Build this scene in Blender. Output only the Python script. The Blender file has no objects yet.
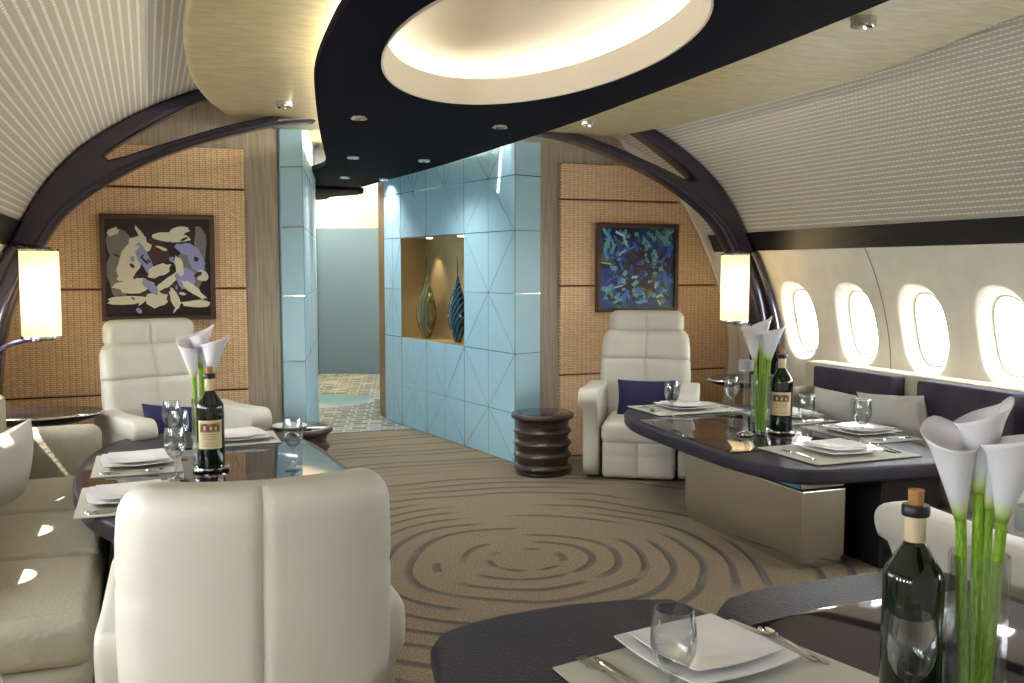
import bpy, bmesh, math, random
from mathutils import Vector, Matrix
random.seed(7)
PI=math.pi
S=bpy.context.scene
COL=S.collection
CX=1.71            # centre line of the cabin
BY=6.40            # bulkhead plane

# ------------------------------------------------------------------ materials
def srgb(r,g,b):
    f=lambda c:((c/255+0.055)/1.055)**2.4 if c/255>0.04045 else c/255/12.92
    return (f(r),f(g),f(b),1)
def mat(name,col,rough=.5,metal=0,spec=.5,**k):
    m=bpy.data.materials.new(name); m.use_nodes=True
    b=m.node_tree.nodes['Principled BSDF']
    b.inputs['Base Color'].default_value=col; b.inputs['Roughness'].default_value=rough
    b.inputs['Metallic'].default_value=metal; b.inputs['Specular IOR Level'].default_value=spec
    for a,v in k.items(): b.inputs[a.replace('_',' ')].default_value=v
    return m
def N(m,t,**k):
    n=m.node_tree.nodes.new(t)
    for a,v in k.items():
        if a.startswith('i_'): n.inputs[a[2:].replace('_',' ')].default_value=v
        else: setattr(n,a,v)
    return n
def L(m,a,ao,b,bi): m.node_tree.links.new(a.outputs[ao],b.inputs[bi])
def bsdf(m): return m.node_tree.nodes['Principled BSDF']
def ramp(m,stops,interp='LINEAR'):
    n=N(m,'ShaderNodeValToRGB'); cr=n.color_ramp; cr.interpolation=interp
    while len(cr.elements)<len(stops): cr.elements.new(.5)
    for e,(p,c) in zip(cr.elements,stops): e.position=p; e.color=c
    return n
def coord(m,which='Object',scale=(1,1,1),rot=(0,0,0),loc=(0,0,0)):
    t=N(m,'ShaderNodeTexCoord'); mp=N(m,'ShaderNodeMapping')
    mp.inputs['Scale'].default_value=scale; mp.inputs['Rotation'].default_value=rot; mp.inputs['Location'].default_value=loc
    L(m,t,which,mp,'Vector'); return mp
def bump(m,src,out,strength=.3,dist=.01):
    b=N(m,'ShaderNodeBump'); b.inputs['Strength'].default_value=strength; b.inputs['Distance'].default_value=dist
    L(m,src,out,b,'Height'); L(m,b,'Normal',bsdf(m),'Normal'); return b
def math_(m,op,a=None,b=None,va=0,vb=0):
    n=N(m,'ShaderNodeMath',operation=op)
    n.inputs[0].default_value=va; n.inputs[1].default_value=vb
    if a: L(m,a[0],a[1],n,0)
    if b: L(m,b[0],b[1],n,1)
    return n
def leather(name,col,scale=260,st=.25,rough=.5,var=.12):
    m=mat(name,col,rough,spec=.4); c=coord(m)
    v=N(m,'ShaderNodeTexVoronoi'); v.inputs['Scale'].default_value=scale; L(m,c,'Vector',v,'Vector')
    bump(m,v,'Distance',st,.002)
    n=N(m,'ShaderNodeTexNoise'); n.inputs['Scale'].default_value=4; n.inputs['Detail'].default_value=4; L(m,c,'Vector',n,'Vector')
    d=tuple(x*(1-var) for x in col[:3])+(1,)
    r=ramp(m,[(.35,d),(.65,col)]); L(m,n,'Fac',r,'Fac'); L(m,r,'Color',bsdf(m),'Base Color')
    return m
M={}
M['cream_leather']=leather('cream_leather',srgb(212,210,200),220,.12,.45,.07)
M['pale_leather']=leather('pale_leather',srgb(205,205,203),220,.12,.5,.06)
M['navy_table']=leather('navy_leather',srgb(47,43,60),170,.9,.42,.25)
M['navy_cushion']=leather('navy_cushion',srgb(38,36,84),300,.2,.7,.1)
M['slate_suede']=leather('slate_suede',srgb(78,74,90),30,.15,.85,.28)
M['white_pillow']=leather('white_pillow',srgb(214,212,208),18,.12,.7,.12)
M['taupe_fabric']=leather('taupe_fabric',srgb(178,172,156),60,1.0,.8,.12)
M['taupe_rail']=leather('taupe_rail',srgb(196,188,165),120,.5,.8,.1)
M['black']=mat('black_lacquer',srgb(18,17,19),.35)
M['shadow_black']=mat('black_support_and_shade',srgb(14,13,15),.5)
M['gloss']=mat('glossy_inlay',srgb(34,26,38),.05,spec=.8)
M['ceramic']=mat('white_ceramic',srgb(236,236,238),.12,spec=.6)
M['chrome']=mat('chrome',srgb(215,215,215),.1,1)
M['steel']=mat('brushed_steel',srgb(212,209,203),.24,1)
c=coord(M['steel'],scale=(60,60,1.5)); n=N(M['steel'],'ShaderNodeTexNoise'); n.inputs['Scale'].default_value=3; L(M['steel'],c,'Vector',n,'Vector'); bump(M['steel'],n,'Fac',.08,.002)
M['teal_glass']=mat('teal_band',srgb(92,150,168),.1,spec=.8)
M['cork']=mat('cork',srgb(196,140,88),.8)
n=N(M['cork'],'ShaderNodeTexNoise'); n.inputs['Scale'].default_value=90; r=ramp(M['cork'],[(.35,srgb(140,92,50)),(.6,srgb(208,152,98))]); L(M['cork'],n,'Fac',r,'Fac'); L(M['cork'],r,'Color',bsdf(M['cork']),'Base Color')
M['label']=mat('label_paper',srgb(226,208,166),.6)
M['label_ink']=mat('label_ink',srgb(120,84,58),.6)
M['label_ink2']=mat('label_ink_light',srgb(176,150,112),.6)
M['capsule']=mat('neck_foil',srgb(214,196,160),.4)
M['green_glass']=mat('dark_green_bottle',srgb(9,26,14),.06,spec=.8)
M['stem']=mat('flower_stem',srgb(134,180,30),.45)
n=N(M['stem'],'ShaderNodeTexNoise'); n.inputs['Scale'].default_value=20; r=ramp(M['stem'],[(.3,srgb(96,142,18)),(.7,srgb(160,205,50))]); L(M['stem'],n,'Fac',r,'Fac'); L(M['stem'],r,'Color',bsdf(M['stem']),'Base Color')
M['petal']=mat('petal',srgb(232,230,238),.5,Subsurface_Weight=.15)
m=M['petal']; a_=N(m,'ShaderNodeAttribute'); a_.attribute_name='hgt'
r=ramp(m,[(0,srgb(150,190,50)),(.13,srgb(206,220,150)),(.3,srgb(234,232,238))]); L(m,a_,'Fac',r,'Fac'); L(m,r,'Color',bsdf(m),'Base Color')
def glassmat(name,tint=(1,1,1,1),base=.05,edge=.6):
    m=bpy.data.materials.new(name); m.use_nodes=True; nt=m.node_tree; nt.nodes.clear()
    o=nt.nodes.new('ShaderNodeOutputMaterial'); mx=nt.nodes.new('ShaderNodeMixShader')
    t=nt.nodes.new('ShaderNodeBsdfTransparent'); t.inputs[0].default_value=tint
    g=nt.nodes.new('ShaderNodeBsdfGlossy'); g.inputs['Roughness'].default_value=.04
    lw=nt.nodes.new('ShaderNodeLayerWeight'); lw.inputs[0].default_value=.35
    mr=nt.nodes.new('ShaderNodeMapRange'); mr.inputs[3].default_value=base; mr.inputs[4].default_value=edge
    nt.links.new(lw.outputs['Facing'],mr.inputs[0]); nt.links.new(mr.outputs[0],mx.inputs[0])
    nt.links.new(t.outputs[0],mx.inputs[1]); nt.links.new(g.outputs[0],mx.inputs[2]); nt.links.new(mx.outputs[0],o.inputs[0])
    return m
M['glass']=glassmat('clear_glass',(.93,.95,.95,1))
M['pane']=glassmat('window_pane',(1,1,1,1),.02,.3)
M['frosted']=mat('frosted_glass',srgb(200,205,206),.35,Transmission_Weight=.55)
M['mat']=mat('woven_placemat',srgb(186,186,174),.8)
c=coord(M['mat'],scale=(1,1,1)); n=N(M['mat'],'ShaderNodeTexChecker'); n.inputs['Scale'].default_value=420; L(M['mat'],c,'Vector',n,'Vector'); bump(M['mat'],n,'Fac',.15,.001)
M['frame_wood']=mat('walnut_frame',srgb(78,56,46),.45)
M['arch']=mat('dark_carbon_rib',srgb(50,44,60),.22,spec=.7)
c=coord(M['arch'],scale=(1,1,1)); n=N(M['arch'],'ShaderNodeTexNoise'); n.inputs['Scale'].default_value=60; L(M['arch'],c,'Vector',n,'Vector'); bump(M['arch'],n,'Fac',.08,.003)
M['dark_wood']=mat('dark_turned_wood',srgb(50,36,32),.32,spec=.6)
m=M['dark_wood']; c=coord(m,scale=(3,3,30)); n=N(m,'ShaderNodeTexNoise'); n.inputs['Scale'].default_value=3; n.inputs['Detail'].default_value=6; L(m,c,'Vector',n,'Vector')
r=ramp(m,[(.35,srgb(38,27,25)),(.65,srgb(76,56,48))]); L(m,n,'Fac',r,'Fac'); L(m,r,'Color',bsdf(m),'Base Color'); bump(m,n,'Fac',.2,.003)
M['oak']=mat('pale_oak',srgb(190,160,120),.5)
M['cream_wall']=mat('window_wall_panel',srgb(214,206,190),.55)
m=M['cream_wall']; n=N(m,'ShaderNodeTexNoise'); n.inputs['Scale'].default_value=5; n.inputs['Detail'].default_value=8; c=coord(m); L(m,c,'Vector',n,'Vector')
r=ramp(m,[(.3,srgb(226,219,206)),(.7,srgb(240,234,222))]); L(m,n,'Fac',r,'Fac'); L(m,r,'Color',bsdf(m),'Base Color')
M['white_trim']=mat('white_trim',srgb(226,220,206),.45)
# champagne ceiling foil
m=M['champagne']=mat('champagne_ceiling',srgb(190,176,136),.42,spec=.6)
c=coord(m,scale=(2,8,2),rot=(0,0,.5)); n=N(m,'ShaderNodeTexNoise'); n.inputs['Scale'].default_value=5; n.inputs['Detail'].default_value=6; L(m,c,'Vector',n,'Vector')
r=ramp(m,[(.3,srgb(176,163,122)),(.7,srgb(204,190,150))]); L(m,n,'Fac',r,'Fac'); L(m,r,'Color',bsdf(m),'Base Color')
M['dome']=mat('dome_plaster',srgb(222,214,198),.6)
# black pleated canopy
m=M['canopy']=mat('black_pleated_canopy',srgb(10,7,20),.85,spec=.08)
c=coord(m); w=N(m,'ShaderNodeTexWave'); w.wave_type='RINGS'; w.inputs['Scale'].default_value=16; w.inputs['Distortion'].default_value=1.2; w.inputs['Detail Scale'].default_value=.4; L(m,c,'Vector',w,'Vector'); bump(m,w,'Fac',.35,.006)
# upper wall fabric : rows of dashes along the cabin (uv: u = along, v = arc)
m=M['dash']=mat('dashed_wall_fabric',srgb(160,148,130),.8)
uv=N(m,'ShaderNodeUVMap'); mp=N(m,'ShaderNodeMapping'); L(m,uv,'UV',mp,'Vector')
br=N(m,'ShaderNodeTexBrick'); br.offset=.5; br.inputs['Scale'].default_value=1
br.inputs['Brick Width'].default_value=.030; br.inputs['Row Height'].default_value=.0165; br.inputs['Mortar Size'].default_value=.0042; br.inputs['Mortar Smooth'].default_value=.5
br.inputs['Color1'].default_value=srgb(232,233,230); br.inputs['Color2'].default_value=srgb(222,223,220); br.inputs['Mortar'].default_value=srgb(186,176,160)
L(m,mp,'Vector',br,'Vector')
sv=N(m,'ShaderNodeSeparateXYZ'); L(m,mp,'Vector',sv,0)
w1=math_(m,'MULTIPLY',(sv,'Y'),None,vb=2*PI/.033); w2=math_(m,'SINE',(w1,0)); w3=N(m,'ShaderNodeMapRange'); w3.inputs[1].default_value=-.5; w3.inputs[2].default_value=.3; L(m,w2,0,w3,0)
mx=N(m,'ShaderNodeMix',data_type='RGBA'); L(m,w3,0,mx,0); mx.inputs[6].default_value=srgb(190,180,164); L(m,br,'Color',mx,7); L(m,mx,2,bsdf(m),'Base Color'); bump(m,br,'Fac',.15,.003)
# woven wicker panel
m=M['wicker']=mat('woven_wicker',srgb(196,156,112),.7)
c=coord(m)
sx=N(m,'ShaderNodeSeparateXYZ'); L(m,c,'Vector',sx,0)
cb=N(m,'ShaderNodeCombineXYZ'); L(m,sx,'X',cb,'X'); L(m,sx,'Y',cb,'Y')
b1=N(m,'ShaderNodeTexBrick'); b1.offset=.5; b1.inputs['Scale'].default_value=1; b1.inputs['Brick Width'].default_value=.036; b1.inputs['Row Height'].default_value=.0125
b1.inputs['Mortar Size'].default_value=.0022; b1.inputs['Mortar Smooth'].default_value=.6
b1.inputs['Color1'].default_value=srgb(252,220,180); b1.inputs['Color2'].default_value=srgb(240,200,158); b1.inputs['Mortar'].default_value=srgb(188,156,122)
L(m,cb,'Vector',b1,'Vector')
w=N(m,'ShaderNodeTexWave'); w.bands_direction='X'; w.inputs['Scale'].default_value=8.8; w.inputs['Distortion'].default_value=1.2; w.inputs['Detail Scale'].default_value=3; L(m,cb,'Vector',w,'Vector')
r=ramp(m,[(0,(.84,.80,.76,1)),(.35,(1,1,1,1))]); L(m,w,'Fac',r,'Fac')
mx=N(m,'ShaderNodeMix',data_type='RGBA',blend_type='MULTIPLY'); mx.inputs[0].default_value=1; L(m,b1,'Color',mx,6); L(m,r,'Color',mx,7)
L(m,mx,2,bsdf(m),'Base Color'); bump(m,b1,'Fac',.5,.004).invert=True
M['wicker_edge']=mat('wicker_groove',srgb(120,84,54),.7)
# grey veneer
m=M['veneer']=mat('grey_veneer',srgb(170,158,142),.55)
c=coord(m,scale=(90,3,90)); n=N(m,'ShaderNodeTexNoise'); n.inputs['Scale'].default_value=1; n.inputs['Detail'].default_value=5; L(m,c,'Vector',n,'Vector')
r=ramp(m,[(.3,srgb(150,138,122)),(.7,srgb(186,175,158))]); L(m,n,'Fac',r,'Fac'); L(m,r,'Color',bsdf(m),'Base Color')
M['blue']=mat('pale_blue_glass_panel',srgb(160,206,224),.45,spec=.22)
m=M['blue']; n=N(m,'ShaderNodeTexNoise'); n.inputs['Scale'].default_value=1.6; c=coord(m); L(m,c,'Vector',n,'Vector')
r=ramp(m,[(.35,srgb(178,220,240)),(.65,srgb(186,226,244))]); L(m,n,'Fac',r,'Fac'); L(m,r,'Color',bsdf(m),'Base Color')
M['seam']=mat('panel_seam',srgb(84,118,136),.5)
M['brass']=mat('brass_lining',srgb(190,166,122),.35,.35)
M['bronze_wood']=mat('bronze_column',srgb(132,98,52),.4,.3)
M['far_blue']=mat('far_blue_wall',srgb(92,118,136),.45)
# carpet with carved rings
m=M['carpet']=mat('carved_carpet',srgb(118,104,86),.95,spec=.1)
c=coord(m,loc=(-1.66,-4.12,0))
n0=N(m,'ShaderNodeTexNoise'); n0.inputs['Scale'].default_value=1.1; n0.inputs['Detail'].default_value=1; L(m,c,'Vector',n0,'Vector')
sx=N(m,'ShaderNodeVectorMath',operation='MULTIPLY'); L(m,c,'Vector',sx,0); sx.inputs[1].default_value=(1,1,0)
ln=N(m,'ShaderNodeVectorMath',operation='LENGTH'); L(m,sx,'Vector',ln,0)
off=math_(m,'MULTIPLY',(n0,'Fac'),None,vb=.26)
rr=math_(m,'ADD',(ln,'Value'),(off,0))
fr=math_(m,'MULTIPLY',(rr,0),None,vb=2*PI/.135)
sn=math_(m,'SINE',(fr,0))
pw=N(m,'ShaderNodeMapRange'); pw.inputs[1].default_value=.55; pw.inputs[2].default_value=1.0; L(m,sn,0,pw,0)
# broken arcs: noise in (angle, ring index)
sp=N(m,'ShaderNodeSeparateXYZ'); L(m,c,'Vector',sp,0)
at=math_(m,'ARCTAN2',(sp,'Y'),(sp,'X'))
ri=math_(m,'DIVIDE',(rr,0),None,vb=.135); rf=math_(m,'ADD',(ri,0),None,vb=.25); fl=math_(m,'FLOOR',(rf,0)); fs=math_(m,'MULTIPLY',(fl,0),None,vb=5.3)
a2=math_(m,'MULTIPLY',(at,0),None,vb=1.1)
cb=N(m,'ShaderNodeCombineXYZ'); L(m,a2,0,cb,'X'); L(m,fs,0,cb,'Y')
n1=N(m,'ShaderNodeTexNoise'); n1.inputs['Scale'].default_value=1; n1.inputs['Detail'].default_value=0; L(m,cb,'Vector',n1,'Vector')
br_=N(m,'ShaderNodeMapRange'); br_.inputs[1].default_value=.42; br_.inputs[2].default_value=.5; L(m,n1,'Fac',br_,0)
ct=N(m,'ShaderNodeMapRange'); ct.inputs[1].default_value=.22; ct.inputs[2].default_value=.28; L(m,rr,0,ct,0)
ring0=math_(m,'MULTIPLY',(pw,0),(br_,0)); ring=math_(m,'MULTIPLY',(ring0,0),(ct,0))
nf=N(m,'ShaderNodeTexNoise'); nf.inputs['Scale'].default_value=120; nf.inputs['Detail'].default_value=4; L(m,c,'Vector',nf,'Vector')
rc=ramp(m,[(.3,srgb(116,103,86)),(.7,srgb(164,150,128))]); L(m,nf,'Fac',rc,'Fac')
mx=N(m,'ShaderNodeMix',data_type='RGBA'); L(m,ring,0,mx,0); L(m,rc,'Color',mx,6); mx.inputs[7].default_value=srgb(106,102,98)
L(m,mx,2,bsdf(m),'Base Color')
h1=math_(m,'MULTIPLY',(ring,0),None,vb=-1.0); h2=math_(m,'MULTIPLY',(nf,'Fac'),None,vb=.25); hh=math_(m,'ADD',(h1,0),(h2,0))
bump(m,hh,0,.9,.02)
# mosaic
m=M['mosaic']=mat('mosaic_tiles',srgb(150,150,140),.3)
c=coord(m,rot=(0,0,.25))
b1=N(m,'ShaderNodeTexBrick'); b1.offset=.35; b1.squash=1; b1.inputs['Scale'].default_value=1; b1.inputs['Brick Width'].default_value=.15; b1.inputs['Row Height'].default_value=.12; b1.inputs['Mortar Size'].default_value=.01
b1.inputs['Color1'].default_value=(0,0,0,1); b1.inputs['Color2'].default_value=(1,1,1,1); b1.inputs['Mortar'].default_value=(.5,.5,.5,1); L(m,c,'Vector',b1,'Vector')
r=ramp(m,[(0,srgb(62,82,104)),(.2,srgb(110,118,110)),(.36,srgb(92,78,52)),(.5,srgb(176,174,150)),(.62,srgb(120,146,162)),(.8,srgb(150,134,96)),(.9,srgb(48,58,70))],'CONSTANT'); L(m,b1,'Color',r,'Fac')
mx=N(m,'ShaderNodeMix',data_type='RGBA'); L(m,b1,'Fac',mx,0); L(m,r,'Color',mx,6); mx.inputs[7].default_value=srgb(196,190,168); L(m,mx,2,bsdf(m),'Base Color')
M['inlay_disc']=mat('pale_blue_floor_inlay',srgb(120,160,168),.3)
def emis(name,col,st):
    m=mat(name,col,.5); b=bsdf(m); b.inputs['Emission Color'].default_value=col; b.inputs['Emission Strength'].default_value=st; return m
M['strip']=emis('cove_light',(1,.9,.72,1),40)
M['strip_dome']=emis('dome_light',(1,.93,.82,1),10)
M['led']=emis('downlight_lens',(1,.95,.85,1),1.3)
m=M['shade']=bpy.data.materials.new('lamp_shade_fabric'); m.use_nodes=True; nt=m.node_tree; nt.nodes.clear()
o=nt.nodes.new('ShaderNodeOutputMaterial'); ad=nt.nodes.new('ShaderNodeAddShader'); tr=nt.nodes.new('ShaderNodeBsdfTranslucent'); tr.inputs[0].default_value=(1,.86,.58,1)
e=nt.nodes.new('ShaderNodeEmission'); e.inputs[0].default_value=(1,.82,.5,1); e.inputs[1].default_value=.22
nt.links.new(tr.outputs[0],ad.inputs[0]); nt.links.new(e.outputs[0],ad.inputs[1]); nt.links.new(ad.outputs[0],o.inputs[0])
# abstract canvases
M['canvas_dark']=mat('canvas_dark',srgb(36,20,24),.4)
M['paint1']=mat('paint_cream',srgb(214,210,188),.5); M['paint2']=mat('paint_lavender',srgb(146,150,196),.5)
M['paint3']=mat('paint_grey',srgb(120,118,116),.5); M['paint4']=mat('paint_maroon',srgb(74,38,42),.5)
m=M['canvas_blue']=mat('canvas_blue',srgb(30,70,130),.4)
c=coord(m); n=N(m,'ShaderNodeTexNoise'); n.inputs['Scale'].default_value=5; n.inputs['Detail'].default_value=2; L(m,c,'Vector',n,'Vector')
ml=N(m,'ShaderNodeMix',data_type='VECTOR'); ml.inputs[0].default_value=.35; L(m,c,'Vector',ml,4); L(m,n,'Color',ml,5)
v=N(m,'ShaderNodeTexVoronoi'); v.distance='MANHATTAN'; v.inputs['Scale'].default_value=11; L(m,ml,1,v,'Vector')
s3=N(m,'ShaderNodeSeparateColor'); L(m,v,'Color',s3,0)
r=ramp(m,[(0,srgb(10,24,62)),(.2,srgb(22,60,130)),(.38,srgb(32,98,142)),(.52,srgb(16,36,86)),(.66,srgb(84,128,120)),(.76,srgb(40,80,170)),(.88,srgb(128,160,160)),(.95,srgb(96,116,70))],'CONSTANT'); L(m,s3,0,r,'Fac')
n2=N(m,'ShaderNodeTexNoise'); n2.inputs['Scale'].default_value=40; n2.inputs['Detail'].default_value=5; L(m,c,'Vector',n2,'Vector')
r2=ramp(m,[(.3,(.45,.45,.45,1)),(.7,(1.0,1.0,1.0,1))]); L(m,n2,'Fac',r2,'Fac')
mx=N(m,'ShaderNodeMix',data_type='RGBA',blend_type='MULTIPLY'); mx.inputs[0].default_value=1; L(m,r,'Color',mx,6); L(m,r2,'Color',mx,7); L(m,mx,2,bsdf(m),'Base Color')
m=M['vase_green']=mat('green_art_glass',srgb(120,112,44),.1,spec=.8)
c=coord(m); w=N(m,'ShaderNodeTexWave'); w.inputs['Scale'].default_value=9; w.inputs['Distortion'].default_value=6; L(m,c,'Vector',w,'Vector'); r=ramp(m,[(0,srgb(74,70,34)),(1,srgb(130,120,58))]); L(m,w,'Fac',r,'Fac'); L(m,r,'Color',bsdf(m),'Base Color')
m=M['vase_blue']=mat('blue_art_glass',srgb(30,60,80),.08,spec=.8)
c=coord(m,rot=(.5,0.6,0)); w=N(m,'ShaderNodeTexWave'); w.inputs['Scale'].default_value=9; w.inputs['Distortion'].default_value=1.5; L(m,c,'Vector',w,'Vector'); r=ramp(m,[(0,srgb(10,18,28)),(.7,srgb(20,46,68)),(1,srgb(60,104,128))]); L(m,w,'Fac',r,'Fac'); L(m,r,'Color',bsdf(m),'Base Color')

# ------------------------------------------------------------------ helpers
def link(o): COL.objects.link(o); return o
def obj(name,bm,mt,parent=None,smooth=True,loc=None,auto=35):
    me=bpy.data.meshes.new(name)
    bmesh.ops.recalc_face_normals(bm,faces=bm.faces)
    bm.to_mesh(me); bm.free()
    for m in (mt if isinstance(mt,(list,tuple)) else [mt]): me.materials.append(M[m] if isinstance(m,str) else m)
    o=bpy.data.objects.new(name,me); link(o)
    if smooth:
        for p in me.polygons: p.use_smooth=True
        try: me.set_sharp_from_angle(angle=math.radians(auto))
        except Exception: pass
    if parent: o.parent=parent
    if loc: o.location=loc
    return o
def thing(name,label,cat,loc=(0,0,0),rz=0,group=None):
    o=bpy.data.objects.new(name,None); o.empty_display_size=.1; link(o); o.location=loc; o.rotation_euler=(0,0,rz)
    return tag(o,label,cat,group)
def tag(o,label,cat,group=None):
    o['label']=label; o['category']=cat
    if group: o['group']=group
    return o
def struct(o): o['kind']='structure'; return o
def copy_tree(o,parent=None):
    c=o.copy(); link(c); c.parent=parent
    for ch in list(o.children): copy_tree(ch,c)
    return c
def clone(src,label,loc,rz=0,group=None):
    c=copy_tree(src); c.location=loc; c.rotation_euler=(0,0,rz); c['label']=label
    if group: c['group']=group
    return c
def T(bm,vs,m):
    for v in vs: v.co=m@v.co
def box(bm,x0,x1,y0,y1,z0,z1,bev=0,mi=0,seg=2):
    vs=[bm.verts.new((x,y,z)) for x in (x0,x1) for y in (y0,y1) for z in (z0,z1)]
    fs=[bm.faces.new([vs[i] for i in q]) for q in ((0,1,3,2),(4,6,7,5),(0,4,5,1),(2,3,7,6),(0,2,6,4),(1,5,7,3))]
    for f in fs: f.material_index=mi
    if bev: bmesh.ops.bevel(bm,geom=list({e for f in fs for e in f.edges}),offset=bev,segments=seg,affect='EDGES',profile=.6)
    return vs
def rbox(bm,c,s,r,seg=4,mid=6,fn=None,mi=0):
    h=[x/2 for x in s]; r=min(r,min(h)*.98)
    ax=[]
    for k in range(3):
        e=[math.tan(PI/4*i/seg)*r for i in range(1,seg+1)]
        n=mid if isinstance(mid,int) else mid[k]
        a=h[k]-r
        inner=[-a+2*a*i/n for i in range(n+1)]
        ax.append([-a-x for x in reversed(e)]+inner+[a+x for x in e])
    V={}
    def vert(p):
        q=[max(-(h[i]-r),min(h[i]-r,p[i])) for i in range(3)]
        d=Vector([p[i]-q[i] for i in range(3)])
        if d.length>0: d=d.normalized()*r
        w=Vector(q)+d
        if fn: w=fn(w,h)
        k=(round(p[0],5),round(p[1],5),round(p[2],5))
        if k not in V: V[k]=bm.verts.new(w+Vector(c))
        return V[k]
    for k in range(3):
        u,v=(k+1)%3,(k+2)%3
        for sg in (-1,1):
            for i in range(len(ax[u])-1):
                for j in range(len(ax[v])-1):
                    q=[]
                    for (a,b) in ((i,j),(i+1,j),(i+1,j+1),(i,j+1)):
                        p=[0,0,0]; p[k]=sg*h[k]; p[u]=ax[u][a]; p[v]=ax[v][b]; q.append(vert(p))
                    try:
                        f=bm.faces.new(q if sg>0 else q[::-1]); f.material_index=mi
                    except ValueError: pass
    return list(V.values())
def lathe(bm,prof,seg=32,c=(0,0,0),sx=1,sy=1,mi=0,close=False):
    rings=[]
    for r,z in prof:
        if r<1e-5: rings.append([bm.verts.new((c[0],c[1],c[2]+z))])
        else: rings.append([bm.verts.new((c[0]+r*sx*math.cos(2*PI*i/seg),c[1]+r*sy*math.sin(2*PI*i/seg),c[2]+z)) for i in range(seg)])
    for a,b in zip(rings[:-1],rings[1:]):
        for i in range(seg):
            j=(i+1)%seg
            if len(a)==1 and len(b)==1: continue
            q=[a[0],b[j],b[i]] if len(a)==1 else ([a[i],a[j],b[0]] if len(b)==1 else [a[i],a[j],b[j],b[i]])
            f=bm.faces.new(q); f.material_index=mi
    return [v for r_ in rings for v in r_]
def tube(bm,pts,rad,seg=10,mi=0,cap=True):
    pts=[Vector(p) for p in pts]; rings=[]
    up=Vector((0,0,1))
    for i,p in enumerate(pts):
        d=(pts[min(i+1,len(pts)-1)]-pts[max(i-1,0)]).normalized()
        a=d.cross(up)
        if a.length<.05: a=d.cross(Vector((1,0,0)))
        a.normalize(); b=d.cross(a)
        r=rad[i] if isinstance(rad,(list,tuple)) else rad
        rings.append([bm.verts.new(p+a*r*math.cos(2*PI*k/seg)+b*r*math.sin(2*PI*k/seg)) for k in range(seg)])
    for A,B in zip(rings[:-1],rings[1:]):
        for k in range(seg): f=bm.faces.new([A[k],A[(k+1)%seg],B[(k+1)%seg],B[k]]); f.material_index=mi
    if cap: bm.faces.new(rings[0]).material_index=mi; bm.faces.new(rings[-1][::-1]).material_index=mi
def catmull(pts,n=6,closed=False):
    P=[Vector(p) for p in pts]; out=[]; m=len(P)
    for i in range(m if closed else m-1):
        g=lambda k:P[k%m] if closed else P[max(0,min(m-1,k))]
        a,b,c_,d=g(i-1),g(i),g(i+1),g(i+2)
        for j in range(n):
            t=j/n
            out.append(.5*((2*b)+(c_-a)*t+(2*a-5*b+4*c_-d)*t*t+(3*b-a-3*c_+d)*t**3))
    if not closed: out.append(P[-1])
    return out
def fill2d(name,loops,th,bev=0,mt=None,parent=None,bseg=2):
    """flat outline(s) in local XY, thickness th, centred on z=0"""
    cu=bpy.data.curves.new(name,'CURVE'); cu.dimensions='2D'; cu.fill_mode='BOTH'; cu.extrude=max(th/2-bev,0); cu.bevel_depth=bev; cu.bevel_resolution=bseg
    if bev: cu.offset=-bev
    for lp in loops:
        s=cu.splines.new('POLY'); s.points.add(len(lp)-1); s.use_cyclic_u=True
        for p,q in zip(s.points,lp): p.co=(q[0],q[1],0,1)
    t=bpy.data.objects.new(name,cu); link(t)
    dg=bpy.context.evaluated_depsgraph_get(); dg.update()
    me=bpy.data.meshes.new_from_object(t.evaluated_get(dg)); bpy.data.objects.remove(t); bpy.data.curves.remove(cu)
    bm=bmesh.new(); bm.from_mesh(me); bpy.data.meshes.remove(me)
    bmesh.ops.remove_doubles(bm,verts=bm.verts,dist=1e-5)
    return obj(name,bm,mt,parent,auto=40)
def xz(o,y):   # stand a fill2d sheet (local XY) up into world XZ at depth y
    o.rotation_euler=(PI/2,0,0); o.location=(0,y,0); return o

# ------------------------------------------------------------------ shell of the cabin
PR=[(2.45,0),(2.58,.2),(2.645,.45),(2.665,.7),(2.645,.95),(2.58,1.2),(2.50,1.4),(2.43,1.53),(2.365,1.66),(2.2,1.92),(1.97,2.14),(1.62,2.35),(1.2,2.5),(.6,2.6),(0,2.64)]
PC=catmull([(a,b,0) for a,b in PR],8)
def hw(z):
    for a,b in zip(PC[:-1],PC[1:]):
        if a.y<=z<=b.y: return a.x+(b.x-a.x)*(z-a.y)/max(b.y-a.y,1e-9)
    return PC[-1].x
Y0=-.52
def shell(name,sd,zs,y0,y1,mt,th=.0,ny=2,uvs=False):
    bm=bmesh.new(); uvl=bm.loops.layers.uv.new('UVMap')
    s=0; arc=[0]
    pts=[(hw(z) if z<2.63 else 0,z) for z in zs]
    for a,b in zip(pts[:-1],pts[1:]): s+=math.hypot(a[0]-b[0],a[1]-b[1]); arc.append(s)
    ys=[y0+(y1-y0)*i/ny for i in range(ny+1)]
    V=[[bm.verts.new((CX+sd*(p[0]),y,p[1])) for y in ys] for p in pts]
    for i in range(len(pts)-1):
        for j in range(ny):
            f=bm.faces.new([V[i][j],V[i][j+1],V[i+1][j+1],V[i+1][j]])
            for lp,(a,b) in zip(f.loops,((i,j),(i,j+1),(i+1,j+1),(i+1,j))): lp[uvl].uv=(ys[b],arc[a])
    o=obj(name,bm,mt); return struct(o)
def frange(a,b,n): return [a+(b-a)*i/n for i in range(n+1)]
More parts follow.
